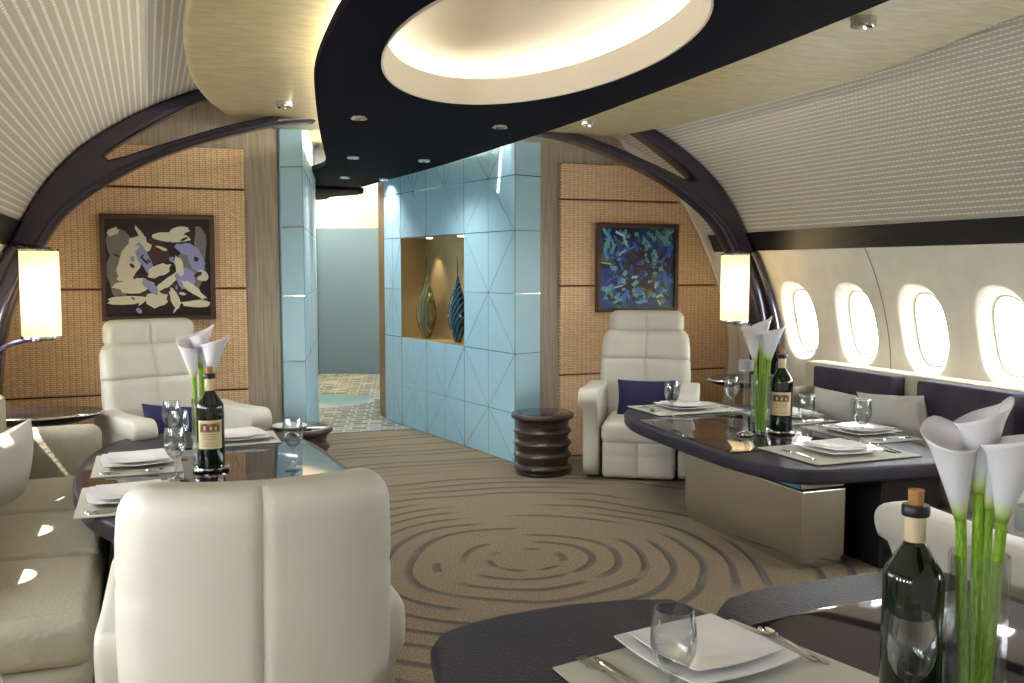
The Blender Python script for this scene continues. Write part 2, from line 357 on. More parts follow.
for sd,nm in ((-1,'left'),(1,'right')):
    o=shell('ceiling_'+nm,sd,frange(1.655,2.35,16)+[2.42,2.48,2.53,2.57,2.6,2.62,2.64],Y0,BY,'dash')
    # dark strip, thin raised band
    bm=bmesh.new()
    zs=frange(1.528,1.66,4)
    for z0,z1 in zip(zs[:-1],zs[1:]):
        a0,a1=CX+sd*(hw(z0)-.012),CX+sd*(hw(z1)-.012); b0,b1=CX+sd*(hw(z0)+.01),CX+sd*(hw(z1)+.01)
        vs=[bm.verts.new(p) for p in ((a0,Y0,z0),(a0,BY,z0),(a1,BY,z1),(a1,Y0,z1))]; bm.faces.new(vs)
        if z0==zs[0]:
            w=[bm.verts.new(p) for p in ((a0,Y0,z0),(a0,BY,z0),(b0,BY,z0),(b0,Y0,z0))]; bm.faces.new(w)
        if z1==zs[-1]:
            w=[bm.verts.new(p) for p in ((a1,Y0,z1),(a1,BY,z1),(b1,BY,z1),(b1,Y0,z1))]; bm.faces.new(w)
    struct(obj('trim_1' if sd<0 else 'trim_2',bm,'black'))
# window wall
WY=[5.57-.58*i for i in range(11)]
WZ=1.03; ZL=.5; ZH=1.54; NT=64
wn=0
for sd,nm in ((-1,'left'),(1,'right')):
    bm=bmesh.new()
    def W(y,z,d=0): return (CX+sd*(hw(z)+d),y,z)
    for wy in WY:
        rings=[]
        def oval(a,b,d,n=2.6):
            R=[]
            for k in range(NT):
                t=2*PI*k/NT; c_,s_=math.cos(t),math.sin(t)
                r=(abs(c_/a)**n+abs(s_/b)**n)**(-1/n); R.append((wy+r*c_,WZ+r*s_,d))
            return R
        rect=[]
        for k in range(NT):
            t=2*PI*k/NT; c_,s_=math.cos(t),math.sin(t)
            r=min(.29/abs(c_) if abs(c_)>1e-6 else 9,((ZH-WZ) if s_>0 else (WZ-ZL))/abs(s_) if abs(s_)>1e-6 else 9)
            rect.append((wy+r*c_,WZ+r*s_,0))
        # make sure the four corners are hit
        for cx_,cz_ in ((.29,ZH),(-.29,ZH),(.29,ZL),(-.29,ZL)):
            t=math.atan2(cz_-WZ,cx_)%(2*PI); k=round(t/(2*PI/NT))%NT; rect[k]=(wy+cx_,cz_,0)
        o1=oval(.192,.285,0); o2=oval(.180,.273,.007); o3=oval(.122,.222,.075); o4=oval(.132,.224,.08); o5=oval(.132,.224,.14)
        for f_ in (0,.25,.5,.75): rings.append([(a[0]+(b[0]-a[0])*f_,a[1]+(b[1]-a[1])*f_,0) for a,b in zip(rect,o1)])
        rings+=[o1,o2,[(a[0]+(b[0]-a[0])*.5,a[1]+(b[1]-a[1])*.5,.05) for a,b in zip(o2,o3)],o3]
        RV=[[bm.verts.new(W(*p)) for p in R] for R in rings]
        for A,B in zip(RV[:-1],RV[1:]):
            for k in range(NT):
                j=(k+1)%NT
                try: bm.faces.new([A[k],A[j],B[j],B[k]])
                except ValueError: pass
        # the window itself: frame ring and pane
        wn+=1
        fb=bmesh.new(); FR=[[fb.verts.new(W(*p)) for p in R] for R in (oval(.126,.226,.072),oval(.119,.219,.070),oval(.114,.214,.074),oval(.113,.213,.115))]
        for A,B in zip(FR[:-1],FR[1:]):
            for k in range(NT): fb.faces.new([A[k],A[(k+1)%NT],B[(k+1)%NT],B[k]])
        wo=struct(obj('window_%d'%wn,fb,'white_trim'))
        pb=bmesh.new(); ov=oval(.114,.214,.1); c0=pb.verts.new(W(wy,WZ,.1)); pv=[pb.verts.new(W(*p)) for p in ov]
        for k in range(NT): pb.faces.new([c0,pv[k],pv[(k+1)%NT]])
        obj('pane',pb,'pane',wo)
        # daylight portal
        la=bpy.data.lights.new('window_daylight','AREA'); la.shape='RECTANGLE'; la.size=.50; la.size_y=.30; la.cycles.is_portal=True
        lo=bpy.data.objects.new('window_daylight',la); link(lo); lo.location=W(wy,WZ,.13)
        lo.rotation_euler=Vector((-sd,0,0)).to_track_quat('-Z','Y').to_euler()
    # plain parts of wall: below and the end by the bulkhead
    def grid(ys,zs):
        V=[[bm.verts.new(W(y,z)) for y in ys] for z in zs]
        for i in range(len(zs)-1):
            for j in range(len(ys)-1): bm.faces.new([V[i][j],V[i][j+1],V[i+1][j+1],V[i+1][j]])
    grid([Y0,5.86],frange(0,.5,6)); grid([5.86,BY],frange(0,1.54,16))
    bmesh.ops.remove_doubles(bm,verts=bm.verts,dist=1e-4)
    struct(obj('wall_'+nm,bm,'cream_wall'))
    # panel joints
    for k,yj in enumerate((5.86-.58*2,5.86-.58*5,5.86-.58*7)):
        jb=bmesh.new(); zs=frange(.1,1.53,20)
        for z0,z1 in zip(zs[:-1],zs[1:]):
            q=[W(yj-.004,z0,-.003),W(yj+.004,z0,-.003),W(yj+.004,z1,-.003),W(yj-.004,z1,-.003)]; jb.faces.new([jb.verts.new(p) for p in q])
        struct(obj('trim_%d'%(3+k+(0 if sd<0 else 3)),jb,mat('panel_joint',srgb(130,122,108),.7) if 'joint' not in M else M['joint']))
        M['joint']=bpy.data.materials['panel_joint']
# floor
bm=bmesh.new(); box(bm,-.95,4.37,-.6,8.0,-.05,0); struct(obj('floor',bm,'carpet',smooth=False))
bm=bmesh.new(); box(bm,.4,3.4,8.0,13.2,-.05,0); struct(obj('floor_corridor',bm,'mosaic',smooth=False))
bm=bmesh.new(); lathe(bm,[(0,.004),(.5,.004),(.51,0)],48); o=obj('floor_inlay',bm,'inlay_disc',loc=(1.72,10.05,0)); struct(o)
# rear end wall behind the camera
bm=bmesh.new(); box(bm,-1.0,4.42,Y0-.05,Y0,0,2.66); struct(obj('wall_rear',bm,'cream_wall',smooth=False))

# ------------------------------------------------------------------ bulkhead
wb=bpy.data.objects.new('wall_back',None); link(wb); struct(wb)
for sd in (-1,1):
    # veneer backing to the shell
    zs=frange(0.0,2.52,30)
    out=[(CX+sd*(hw(z)+.01),z) for z in zs]
    inn=[(CX+sd*.9,2.52),(CX+sd*.9,0)]
    o=fill2d('veneer',[out+inn],.06,0,'veneer',wb); xz(o,BY+.03)
    # pale curved border following the shell
    a=[(CX+sd*(hw(z)+.01),z) for z in frange(0,2.36,28)]; b=[(CX+sd*(hw(z)-.105+.03*z/2.3),z) for z in frange(0,2.30,28)][::-1]
    o=fill2d('curved_border',[a+b],.05,.006,'white_trim',wb); xz(o,BY-.02)
    seams=[.0,.612,1.272,1.905,2.168]
    for z0,z1 in zip(seams[:-1],seams[1:]):
        zz=frange(z0+.006,z1-.006,8)
        # panel spans from the veneer strip to the curved border
        inner=CX+sd*1.115
        outp=[(CX+sd*(hw(z)-.11+.03*z/2.3),z) for z in zz]
        if sd<0: lp=outp+[(inner,z1-.006),(inner,z0+.006)]
        else: lp=outp+[(inner,z1-.006),(inner,z0+.006)]
        o=fill2d('woven_panel',[lp],.04,.008,'wicker',wb); xz(o,BY-.02)
    bm=bmesh.new(); x0,x1=sorted((CX+sd*1.11,CX+sd*(hw(1.9)-.06)))
    for z,xe in ((.612,hw(.612)-.12),(1.272,hw(1.272)-.12),(1.905,hw(1.905)-.12)):
        x0,x1=sorted((CX+sd*1.118,CX+sd*xe)); box(bm,x0,x1,BY-.012,BY,z-.01,z+.01)
    obj('groove',bm,'wicker_edge',wb,smooth=False)

# blue glazed partitions flanking the passage
def partition(name,sd):
    A=Vector((CX+sd*(.726 if sd>0 else .755),6.286)); B=Vector((CX+sd*(.326 if sd>0 else .295),8.585)); d=(B-A); Ln=d.length; d/=Ln
    nrm=Vector((d.y,-d.x))*sd
    if nrm.x*sd<0: nrm=-nrm            # into the wall
    def Wp(s,z,dep=0): p=A+d*s+nrm*dep; return (p.x,p.y,z)
    root=bpy.data.objects.new(name,None); link(root); struct(root)
    TS=[0,.33*Ln,.62*Ln,.84*Ln,Ln]; ZS=[0,.79,1.67,2.45]
    bm=bmesh.new()
    def q(b,P): b.faces.new([b.verts.new(p) for p in P])
    for i in range(4):
        for j in range(3):
            if sd>0 and i in (1,2) and j==1: continue
            q(bm,[Wp(TS[i],ZS[j]),Wp(TS[i+1],ZS[j]),Wp(TS[i+1],ZS[j+1]),Wp(TS[i],ZS[j+1])])
    E2=Vector((CX+sd*.955,BY-.03)) if sd>0 else Vector((CX-.885,BY-.03))
    q(bm,[Wp(0,0),(E2.x,E2.y,0),(E2.x,E2.y,2.45),Wp(0,2.45)])
    q(bm,[Wp(Ln,0),(CX+sd*.9,8.6,0),(CX+sd*.9,8.6,2.45),Wp(Ln,2.45)])
    q(bm,[(E2.x,E2.y,0),(CX+sd*1.2,8.6,0),(CX+sd*1.2,8.6,2.45),(E2.x,E2.y,2.45)])
    bmesh.ops.remove_doubles(bm,verts=bm.verts,dist=1e-4)
    obj('glazed_panel',bm,'blue',root,smooth=False)
    # inlaid metal lines: rectangles and eight-point stars
    bm=bmesh.new(); dk=bmesh.new()
    def strip(b,p0,p1,w=.004):
        s0,z0=p0; s1,z1=p1; t=Vector((s1-s0,z1-z0)); t.normalize(); n_=Vector((-t.y,t.x))*w/2
        o_=[(s0+n_.x,z0+n_.y),(s1+n_.x,z1+n_.y),(s1-n_.x,z1-n_.y),(s0-n_.x,z0-n_.y)]
        f0=[b.verts.new(Wp(s,z,-.002 if sd>0 else -.0006)) for s,z in o_]; f1=[b.verts.new(Wp(s,z,.001)) for s,z in o_]
        b.faces.new(f0)
        for k in range(4): b.faces.new([f0[k],f0[(k+1)%4],f1[(k+1)%4],f1[k]])
    rows=[(-.07,.79,.36),(.79,1.67,1.22),(1.67,2.45,2.06)]
    for i in range(4):
        for (za,zb,zc) in rows:
            if sd>0 and i in (1,2) and za==.79: continue
            s0,s1=TS[i],TS[i+1]; sm=(s0+s1)/2; zlo=max(za,0)
            for (s,z) in ((s0,zlo),(s1,zlo),(s0,zb),(s1,zb)): strip(bm,(sm,zc),(s,z),.0035)
            strip(bm,(sm,zlo),(sm,zb),.0035)
            strip(bm,(s0,zc),(s1,zc),.005)
            strip(dk,(s0,zlo),(s1,zlo),.006); strip(dk,(s0,zlo),(s0,zb),.004)
    for k in range(5):  # seams wrapped round the narrow end face
        z=(.36,.79,1.22,1.67,2.06)[k]
        e=Vector((E2.x-A.x,E2.y-A.y)); L_=e.length; e/=L_; nn=Vector((e.y,-e.x)); nn=-nn if nn.y>0 else nn
        for zz,b in ((z,bm),):
            p0=A+nn*.003; p1=A+e*L_+nn*.003
            b.faces.new([b.verts.new(p) for p in ((p0.x,p0.y,z-.003),(p1.x,p1.y,z-.003),(p1.x,p1.y,z+.003),(p0.x,p0.y,z+.003))])
    obj('metal_inlay',bm,'chrome',root,smooth=False); obj('panel_seam',dk,'seam',root,smooth=False)
    if sd>0:
        nb=bmesh.new(); s0,s1=TS[1],TS[3]; D=.24; z0,z1=.79,1.67
        q(nb,[Wp(s0,z0,D),Wp(s1,z0,D),Wp(s1,z1,D),Wp(s0,z1,D)]); q(nb,[Wp(s0,z0),Wp(s1,z0),Wp(s1,z0,D),Wp(s0,z0,D)])
        q(nb,[Wp(s0,z1),Wp(s1,z1),Wp(s1,z1,D),Wp(s0,z1,D)]); q(nb,[Wp(s0,z0),Wp(s0,z1),Wp(s0,z1,D),Wp(s0,z0,D)]); q(nb,[Wp(s1,z0),Wp(s1,z1),Wp(s1,z1,D),Wp(s1,z0,D)])
        bmesh.ops.remove_doubles(nb,verts=nb.verts,dist=1e-4)
        obj('niche_lining',nb,'brass',root,smooth=False)
    return Wp,TS,d
struct_part=partition('wall_passage_left',-1)
Wp,TS,dirw=partition('wall_passage_right',1)
def pointed_vase(name,mt,s,label,h,w,lean):
    bm=bmesh.new()
    prof=[(0,0),(.16*w,0),(.2*w,.02*h),(.42*w,.15*h),(.5*w,.28*h),(.46*w,.42*h),(.33*w,.55*h),(.18*w,.66*h),(.07*w,.76*h),(.035*w,.88*h),(.004,h),(0,h)]
    pc=[(p.x,p.y) for p in catmull([(a,b,0) for a,b in prof],4)]; pc[0]=(0,0); pc[-1]=(0,h)
    vs=lathe(bm,[(max(a,0),b) for a,b in pc],32,sy=.55)
    for v in vs: v.co.x+=lean*max(0,(v.co.z/h-.5))**2*.8+.012*math.sin(v.co.z/h*5)
    p=Wp(s,.795,.12); o=obj(name,bm,mt); o.location=p; o.rotation_euler=(0,0,math.atan2(dirw.y,dirw.x))
    tag(o,label,'vase','pointed glass vases in the wall niche'); return o
for s,mt,lab,h,w,ln in ((TS[1]+(TS[2]-TS[1])*.5,'vase_blue','dark blue ribbed pointed glass vase, nearer one in the brass niche',.70,.23,-.12),
                  (TS[2]+(TS[3]-TS[2])*.48,'vase_green','olive green pointed glass vase, farther one in the brass niche',.70,.27,-.1)):
    pointed_vase('glass_vase',mt,s,lab,h,w,-ln)
    # niche spotlight
    b=bmesh.new(); lathe(b,[(0,0),(.022,0),(.026,-.006),(.03,0),(.03,.01)],20); p=Wp(s,1.662,.15)
    o=obj('niche_spotlight',b,['led']); o.location=p
    tag(o,'tiny recessed spotlight above the '+('dark blue' if 'blue' in mt else 'olive green')+' vase in the niche','light','niche spotlights')
    la=bpy.data.lights.new('niche_spot','SPOT'); la.energy=9; la.spot_size=1.15; la.spot_blend=.6; la.color=(1,.85,.6); la.shadow_soft_size=.02
    lo=bpy.data.objects.new('niche_spot',la); link(lo); lo.location=(p[0],p[1],p[2]-.02)
# passage beyond
bm=bmesh.new()
def arcwall(bm,cx,cy,r,a0,a1,z0,z1,n=24):
    V=[]
    for i in range(n+1):
        a=a0+(a1-a0)*i/n; V.append((bm.verts.new((cx+r*math.cos(a),cy+r*math.sin(a),z0)),bm.verts.new((cx+r*math.cos(a),cy+r*math.sin(a),z1))))
    for A_,B_ in zip(V[:-1],V[1:]): bm.faces.new([A_[0],B_[0],B_[1],A_[1]])
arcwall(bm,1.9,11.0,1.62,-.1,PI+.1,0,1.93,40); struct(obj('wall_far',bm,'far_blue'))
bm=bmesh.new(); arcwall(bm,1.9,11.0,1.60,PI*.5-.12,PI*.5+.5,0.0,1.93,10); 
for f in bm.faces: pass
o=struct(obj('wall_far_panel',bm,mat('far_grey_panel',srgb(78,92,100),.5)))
bm=bmesh.new(); box(bm,.3,.85,8.6,13.2,0,2.66); box(bm,3.0,3.5,8.6,13.2,0,2.66); box(bm,.3,3.5,13.15,13.25,0,2.66); struct(obj('wall_corridor',bm,'cream_wall',smooth=False))
bm=bmesh.new(); box(bm,.3,3.5,8.6,13.2,2.5,2.55); struct(obj('ceiling_corridor',bm,'dome',smooth=False))
bm=bmesh.new(); box(bm,.6,2.9,BY+.06,8.6,2.46,2.5); struct(obj('ceiling_passage',bm,'champagne',smooth=False))
bm=bmesh.new(); box(bm,CX-2.7,CX-.8,BY+.06,BY+.12,0,2.66);box(bm,CX+.98,CX+2.7,BY+.06,BY+.12,0,2.66); struct(obj('wall_bulkhead_core',bm,'cream_wall',smooth=False))
bm=bmesh.new(); box(bm,2.05,2.22,8.62,8.9,0,2.5,.02); o=obj('passage_column',bm,'bronze_wood',smooth=False); tag(o,'bronze coloured square column at the far end of the blue glass wall','column')

# ------------------------------------------------------------------ ribs (arches)
OUT=[(hw(z)-.012,z) for z in (0,.2,.4,.6,.8,1.0,1.2,1.4,1.55,1.7,1.85,2.0,2.1,2.2,2.3,2.38,2.44)]
UPB=[(1.22,2.43),(1.42,2.355),(1.605,2.25),(1.78,2.14),(1.88,2.07),(1.925,2.03)]
LOT=[(1.90,2.01),(1.80,2.04),(1.605,2.115),(1.225,2.245),(.93,2.315),(.74,2.335)]
INN=[(.74,2.285),(.93,2.262),(1.2,2.19),(1.59,2.05),(1.914,1.875),(2.126,1.70),(2.257,1.50),(2.36,1.30),(2.43,1.12),(2.475,.87),(2.49,.6),(2.46,.3),(2.36,0)]
def arch(sd):
    nm='left' if sd<0 else 'right'
    root=bpy.data.objects.new('rib_arch',None); link(root)
    tag(root,'dark glossy forked rib curving up the %s wall%s'%(nm,' beside the left lamp' if sd<0 else ' beside the right lamp'),'arch','dark curved ribs in front of the bulkhead')
    lp=[(p.x,p.y) for seg in (OUT,UPB,LOT,INN) for p in catmull([(a,b,0) for a,b in seg],4)]
    lp=[(CX+sd*a,b) for a,b in lp]
    o=fill2d('rib',[lp],.15,.018,'arch',root,3); xz(o,5.9)
    # raised bead along the inner curve and outer leg
    bm=bmesh.new(); tube(bm,[(CX+sd*(a+.035),5.815,b+.012) for a,b in [(p.x,p.y) for p in catmull([(a,b,0) for a,b in INN[1:]],6)]],.012,8); obj('inner_bead',bm,'arch',root)
    bm=bmesh.new(); tube(bm,[(CX+sd*(hw(z)-.05),5.80-.05*max(0,1.3-z),z) for z in frange(0,1.52,18)],[.022+.012*max(0,1.2-z) for z in frange(0,1.52,18)],10); obj('outer_bead',bm,'arch',root)
    return root
arch(-1); arch(1)

# ------------------------------------------------------------------ suspended ceiling
def champagne():
    outl=[(.21,Y0+.02),(.16,1.2),(.155,2.6),(.15,3.43),(.155,4.03),(.21,4.8),(.31,5.4),(.45,5.9),(.60,6.36)]
    outr=[(2.80,6.36),(2.95,6.1),(3.05,5.8),(3.15,5.2),(3.17,4.6),(3.20,4.0),(3.16,3.5),(3.06,3.04),(2.95,2.5),(2.95,1.5),(3.0,Y0+.02)]
    a=[(p.x,p.y) for p in catmull([(x,y,0) for x,y in outl],4)]; b=[(p.x,p.y) for p in catmull([(x,y,0) for x,y in outr],4)]
    hole=[(1.345+.655*math.cos(t)+.08*math.sin(t),3.33+1.28*math.sin(t)) for t in [2*PI*i/64 for i in range(64)]]
    o=fill2d('ceiling_panel',[a+b,hole[::-1]],.07,.03,'champagne',None,3); o.location=(0,0,2.335)
    tag(o,'broad champagne coloured ceiling panel with scalloped edges around the black canopy','ceiling panel'); return o
champagne()
def ell(a,b,n=72,c=(1.335,3.33),rot=-.109):
    cr,sr=math.cos(rot),math.sin(rot)
    return [(c[0]+a*math.cos(t)*cr-b*math.sin(t)*sr,c[1]+a*math.cos(t)*sr+b*math.sin(t)*cr) for t in [2*PI*i/n for i in range(n)]]
can=thing('ceiling_canopy','large black pleated fish-shaped ceiling canopy with a lit oval opening','ceiling canopy',(0,0,2.222))
lft=[(.95,Y0+.1),(.72,1.2),(.61,2.2),(.59,2.88),(.60,3.26),(.655,3.93),(.765,4.6),(.95,5.59),(1.13,6.5),(1.25,7.1),(1.32,7.6),(1.28,8.2),(1.5,9.3)]
rgt=[(2.0,9.3),(2.05,8.6),(2.17,7.0),(2.215,5.15),(2.20,4.24),(2.155,3.1),(2.10,2.3),(2.0,1.2),(1.8,Y0+.1)]
A_=[(p.x,p.y) for p in catmull([(x,y,0) for x,y in lft],5)]; B_=[(p.x,p.y) for p in catmull([(x,y,0) for x,y in rgt],5)]
o=fill2d('canopy_panel',[A_+B_,ell(.5225,1.103)[::-1]],.045,.008,'canopy',can); o.location=(0,0,.0)
# collar
def ringwall(prof,mt,name,par,n=72):
    bm=bmesh.new(); R=[]
    for da,z in prof: R.append([bm.verts.new((x,y,z)) for x,y in ell(.5225+da,1.103+da,n)])
    for P,Q in zip(R[:-1],R[1:]):
        for k in range(n): bm.faces.new([P[k],P[(k+1)%n],Q[(k+1)%n],Q[k]])
    return obj(name,bm,mt,par)
ringwall([(.0,-.03),(-.008,-.028),(-.022,.085),(-.016,.092),(-.008,.088),(.004,.0)],'dome','collar',can)
bm=bmesh.new(); R=[]
for i in range(13):
    t=i/12*PI/2; R.append([bm.verts.new((x,y,.036+.27*math.sin(t))) for x,y in ell(max(.635*math.cos(t),.0005),max(1.235*math.cos(t),.001))])
for P,Q in zip(R[:-1],R[1:]):
    for k in range(72): bm.faces.new([P[k],P[(k+1)%72],Q[(k+1)%72],Q[k]])
obj('dome',bm,'dome',can)
ringwall([(.015,.03),(.115,.032),(.115,.04)],'dome','ledge',can)
bm=bmesh.new(); e1=ell(.5225+.035,1.103+.035); tube(bm,[(x,y,.052) for x,y in e1]+[(e1[0][0],e1[0][1],.052)],.012,6,cap=False); obj('light_strip',bm,'strip_dome',can)
# cove light on top of the canopy's left edge
bm=bmesh.new(); tube(bm,[(x+.10,y,.04) for x,y in A_[4:-6]],.012,6); obj('light_strip',bm,'strip',can)
bm=bmesh.new(); tube(bm,[(x-.12,y,.04) for x,y in B_[14:22]],.010,6); obj('light_strip',bm,'strip',can)  # glow strip added on the right edge to brighten the ceiling, no cove there
# second canopy deep in the passage
pts=[(1.0,9.5),(1.7,9.4),(2.05,9.6),(2.1,10.0),(1.9,10.4),(1.85,10.9),(1.2,11.0),(1.0,10.4)]
o=fill2d('passage_canopy',[[(p.x,p.y) for p in catmull([(x,y,0) for x,y in pts],4,True)]],.05,.01,'canopy'); o.location=(0,0,2.2)
tag(o,'smaller black wavy canopy in the passage beyond the blue walls','ceiling canopy')
# downlights
def downlight(x,y,z,label,chrome=False,en=14):
    r=.045
    root=thing('downlight',label,'ceiling light',(x,y,z),0,'small recessed ceiling downlights')
    bm=bmesh.new(); lathe(bm,[(r*.72,.012),(r*.74,-.004),(r*.9,-.012 if not chrome else -.03),(r,-.008 if not chrome else -.026),(r*1.03,.004)],28); bz=obj('bezel',bm,'chrome',root)
    bm=bmesh.new(); lathe(bm,[(0,-.001),(r*.7,-.001)],24); obj('lens',bm,'frosted',bz)
    la=bpy.data.lights.new('downlight_beam','SPOT'); la.energy=en*1.5; la.spot_size=2.3; la.spot_blend=1; la.color=(1,.97,.92); la.shadow_soft_size=.06
    lo=bpy.data.objects.new('downlight_beam',la); link(lo); lo.location=(x,y,z-.05)
for (x,y,lab) in ((1.066,5.04,'leftmost downlight in the black canopy, nearest the left champagne panel'),(1.401,6.84,'second downlight along the left line of the black canopy'),
    (1.637,8.35,'farthest left downlight in the tail of the black canopy'),(1.999,8.41,'farthest right downlight in the tail of the black canopy'),
    (1.929,6.84,'middle downlight in the right line of the black canopy'),(1.874,5.07,'downlight in the black canopy nearest the oval opening, on its right')):
    downlight(x,y,2.198,lab)
downlight(.713,5.30,2.298,'small chrome downlight in the left champagne ceiling panel',True)
downlight(2.529,5.309,2.298,'small chrome downlight in the right champagne panel above the rib',True)
downlight(2.43,2.80,2.298,'chrome downlight in the right champagne panel near the top edge',True)
for x,y in ((.45,1.0),(2.6,1.0)): downlight(x,y,2.298,'added unseen chrome fill downlight in the champagne panel over the nearest table',True,10)  # two unseen downlights added as fill light for the near cabin
# passage light
for (x,y,z,sx_,sy_,en,up) in ((1.7,12.0,2.1,1.6,.8,45,True),(1.8,10.2,2.45,.6,.6,10,False)):
    la=bpy.data.lights.new('passage_cove','AREA'); la.shape='RECTANGLE'; la.size=sx_; la.size_y=sy_; la.energy=en*2.2; la.color=(1,.93,.82)
    lo=bpy.data.objects.new('passage_cove',la); link(lo); lo.location=(x,y,z); lo.rotation_euler=(PI if up else 0,0,0)

# ------------------------------------------------------------------ wall lamps
def lamp(x,y,sd,label):
    root=thing('wall_lamp',label,'lamp',(x,y,1.03),0,'cylinder wall lamps on the ribs')
    bm=bmesh.new(); lathe(bm,[(.096,0),(.098,.005),(.098,.465),(.096,.47)],40); obj('lamp_shade',bm,'shade',root)
    bm=bmesh.new(); lathe(bm,[(.093,-.003),(.101,-.003),(.101,.008),(.093,.008),(.093,-.003)],40); obj('lower_rim',bm,'chrome',root)
    bm=bmesh.new(); lathe(bm,[(.093,.462),(.101,.462),(.101,.473),(.093,.473),(.093,.462)],40); obj('upper_rim',bm,'chrome',root)
    bm=bmesh.new()
    for z in (-.012,.478):
        lathe(bm,[(0,z-.006),(.06,z-.006),(.06,z+.006),(0,z+.006)],24)
    P=[(0,0,-.012),(sd*.10,.03,-.02),(sd*.2,.08,-.06),(sd*.28,.12,-.16),(sd*.31,.14,-.3)]
    tube(bm,catmull(P,5),.014,8); tube(bm,[(0,0,.48),(sd*.06,.05,.49),(sd*.13,.13,.50)],.016,8)
    tube(bm,[(0,0,-.012),(0,0,.478)],.006,8)
    obj('bracket',bm,'arch',root)
    la=bpy.data.lights.new('lamp_bulb','POINT'); la.energy=.75; la.color=(1,.86,.6); la.shadow_soft_size=.05
    for dz in (.16,.31):
        lo=bpy.data.objects.new('lamp_bulb',la); link(lo); lo.location=(x+.02,y-.02,1.03+dz)
lamp(-.545,5.68,-1,'glowing cylinder wall lamp at the left rib, left of the dark painting')
lamp(3.865,5.68,1,'glowing cylinder wall lamp at the right rib, right of the blue painting')

# ------------------------------------------------------------------ paintings
def painting(x0,x1,z0,z1,label,kind):
    root=thing('painting',label,'painting',((x0+x1)/2,BY-.045,(z0+z1)/2)); w=(x1-x0)/2; h=(z1-z0)/2; f=.028
    bm=bmesh.new()
    for a in ((-w,w,-.045,.0,h-f,h),(-w,w,-.045,.0,-h,-h+f),(-w,-w+f,-.045,.0,-h+f,h-f),(w-f,w,-.045,.0,-h+f,h-f)): box(bm,*a,bev=.004)
    obj('picture_frame',bm,'frame_wood',root,smooth=False)
    bm=bmesh.new(); cw,ch=w-f,h-f
    box(bm,-cw,cw,-.02,-.0,-ch,ch)
    if kind=='dark':
        rnd=random.Random(21)
        def blob(cx,cz,a,b,rot,mi,k,n=14,j=.2):
            P=[]; a*=1.2; b*=1.2
            for i in range(n):
                t=2*PI*i/n; r=1+rnd.uniform(-j,j); u=a*r*math.cos(t); v=b*r*math.sin(t)
                P.append((max(-cw,min(cw,cx+u*math.cos(rot)-v*math.sin(rot))),max(-ch,min(ch,cz+u*math.sin(rot)+v*math.cos(rot)))))
            fs=bm.faces.new([bm.verts.new((p[0],-.0203-k*.0001,p[1])) for p in P]); fs.material_index=mi
        k=0
        spec=[(-.22,.12,.06,.10,.2,3),(-.24,-.05,.05,.12,0,3),(.2,.0,.07,.1,.4,3),(-.02,.1,.06,.07,1,4),(.02,-.16,.1,.04,.2,4),(.25,.15,.03,.1,0,3),
              (-.17,.02,.05,.1,-.3,1),(-.12,.13,.06,.05,.5,1),(-.10,.2,.012,.05,.5,1),(-.15,-.11,.09,.04,.1,1),(-.09,.06,.03,.09,.5,2),(-.18,-.2,.11,.022,.05,1),(-.02,-.2,.06,.04,.1,1),
              (.0,-.02,.06,.03,.5,1),(.05,-.09,.07,.022,.7,1),(.08,.19,.09,.028,0,1),(.13,.23,.05,.02,.2,1),(.17,.11,.07,.03,-.4,2),(.22,.05,.035,.08,.4,2),(.16,-.07,.05,.06,.2,2),(.2,-.14,.08,.02,-.7,1),
              (.22,-.23,.08,.02,0,1),(.09,-.2,.02,.06,.4,1),(.02,.12,.03,.008,-.4,1),(.26,-.05,.03,.03,.2,1),(-.26,.22,.03,.02,.6,1),(-.05,-.12,.02,.05,.8,2),(.12,.01,.02,.05,.2,1)]
        for c_ in spec: k+=1; blob(c_[0],c_[1],c_[2],c_[3],c_[4],c_[5],k)
        for i in range(26): k+=1; blob(rnd.uniform(-cw*.9,cw*.9),rnd.uniform(-ch*.9,ch*.75),rnd.uniform(.008,.03),rnd.uniform(.004,.014),rnd.uniform(0,3),rnd.choice([0,0,1,2,4]),k,7)
        mats=['canvas_dark','paint1','paint2','paint3','paint4']
    else:
        rnd=random.Random(5)
        cols=['canvas_blue',mat('p_deep',srgb(22,48,130),.4),mat('p_teal',srgb(96,168,184),.4),mat('p_olive',srgb(104,118,70),.4),mat('p_pale',srgb(190,214,222),.4),mat('p_night',srgb(8,14,36),.4),mat('p_royal',srgb(56,108,210),.4)]
        for i in range(230):
            cx_,cz_=rnd.uniform(-cw*.88,cw*.88),rnd.uniform(-ch*.88,ch*.88); a=rnd.uniform(0,3.14); l=rnd.uniform(.015,.06); t=rnd.uniform(.003,.022)
            P=[(l,t),(-l,t*rnd.uniform(.2,1)),(-l*rnd.uniform(.5,1),-t),(l,-t*.6)]
            Q=[(max(-cw,min(cw,cx_+u*math.cos(a)-v*math.sin(a))),max(-ch,min(ch,cz_+u*math.sin(a)+v*math.cos(a)))) for u,v in P]
            fs=bm.faces.new([bm.verts.new((p[0],-.0203-i*.00005,p[1])) for p in Q]); fs.material_index=rnd.choice([1,2,2,3,5,6,6,4,4] if t<.012 else [1,5,6,2,2])
        mats=cols
    obj('canvas',bm,mats,root,smooth=False)
painting(-.27,.40,1.077,1.735,'framed dark abstract painting with pale and lavender shapes on the left woven wall','dark')
painting(3.10,3.785,1.077,1.735,'framed blue abstract painting on the right woven wall','blue')

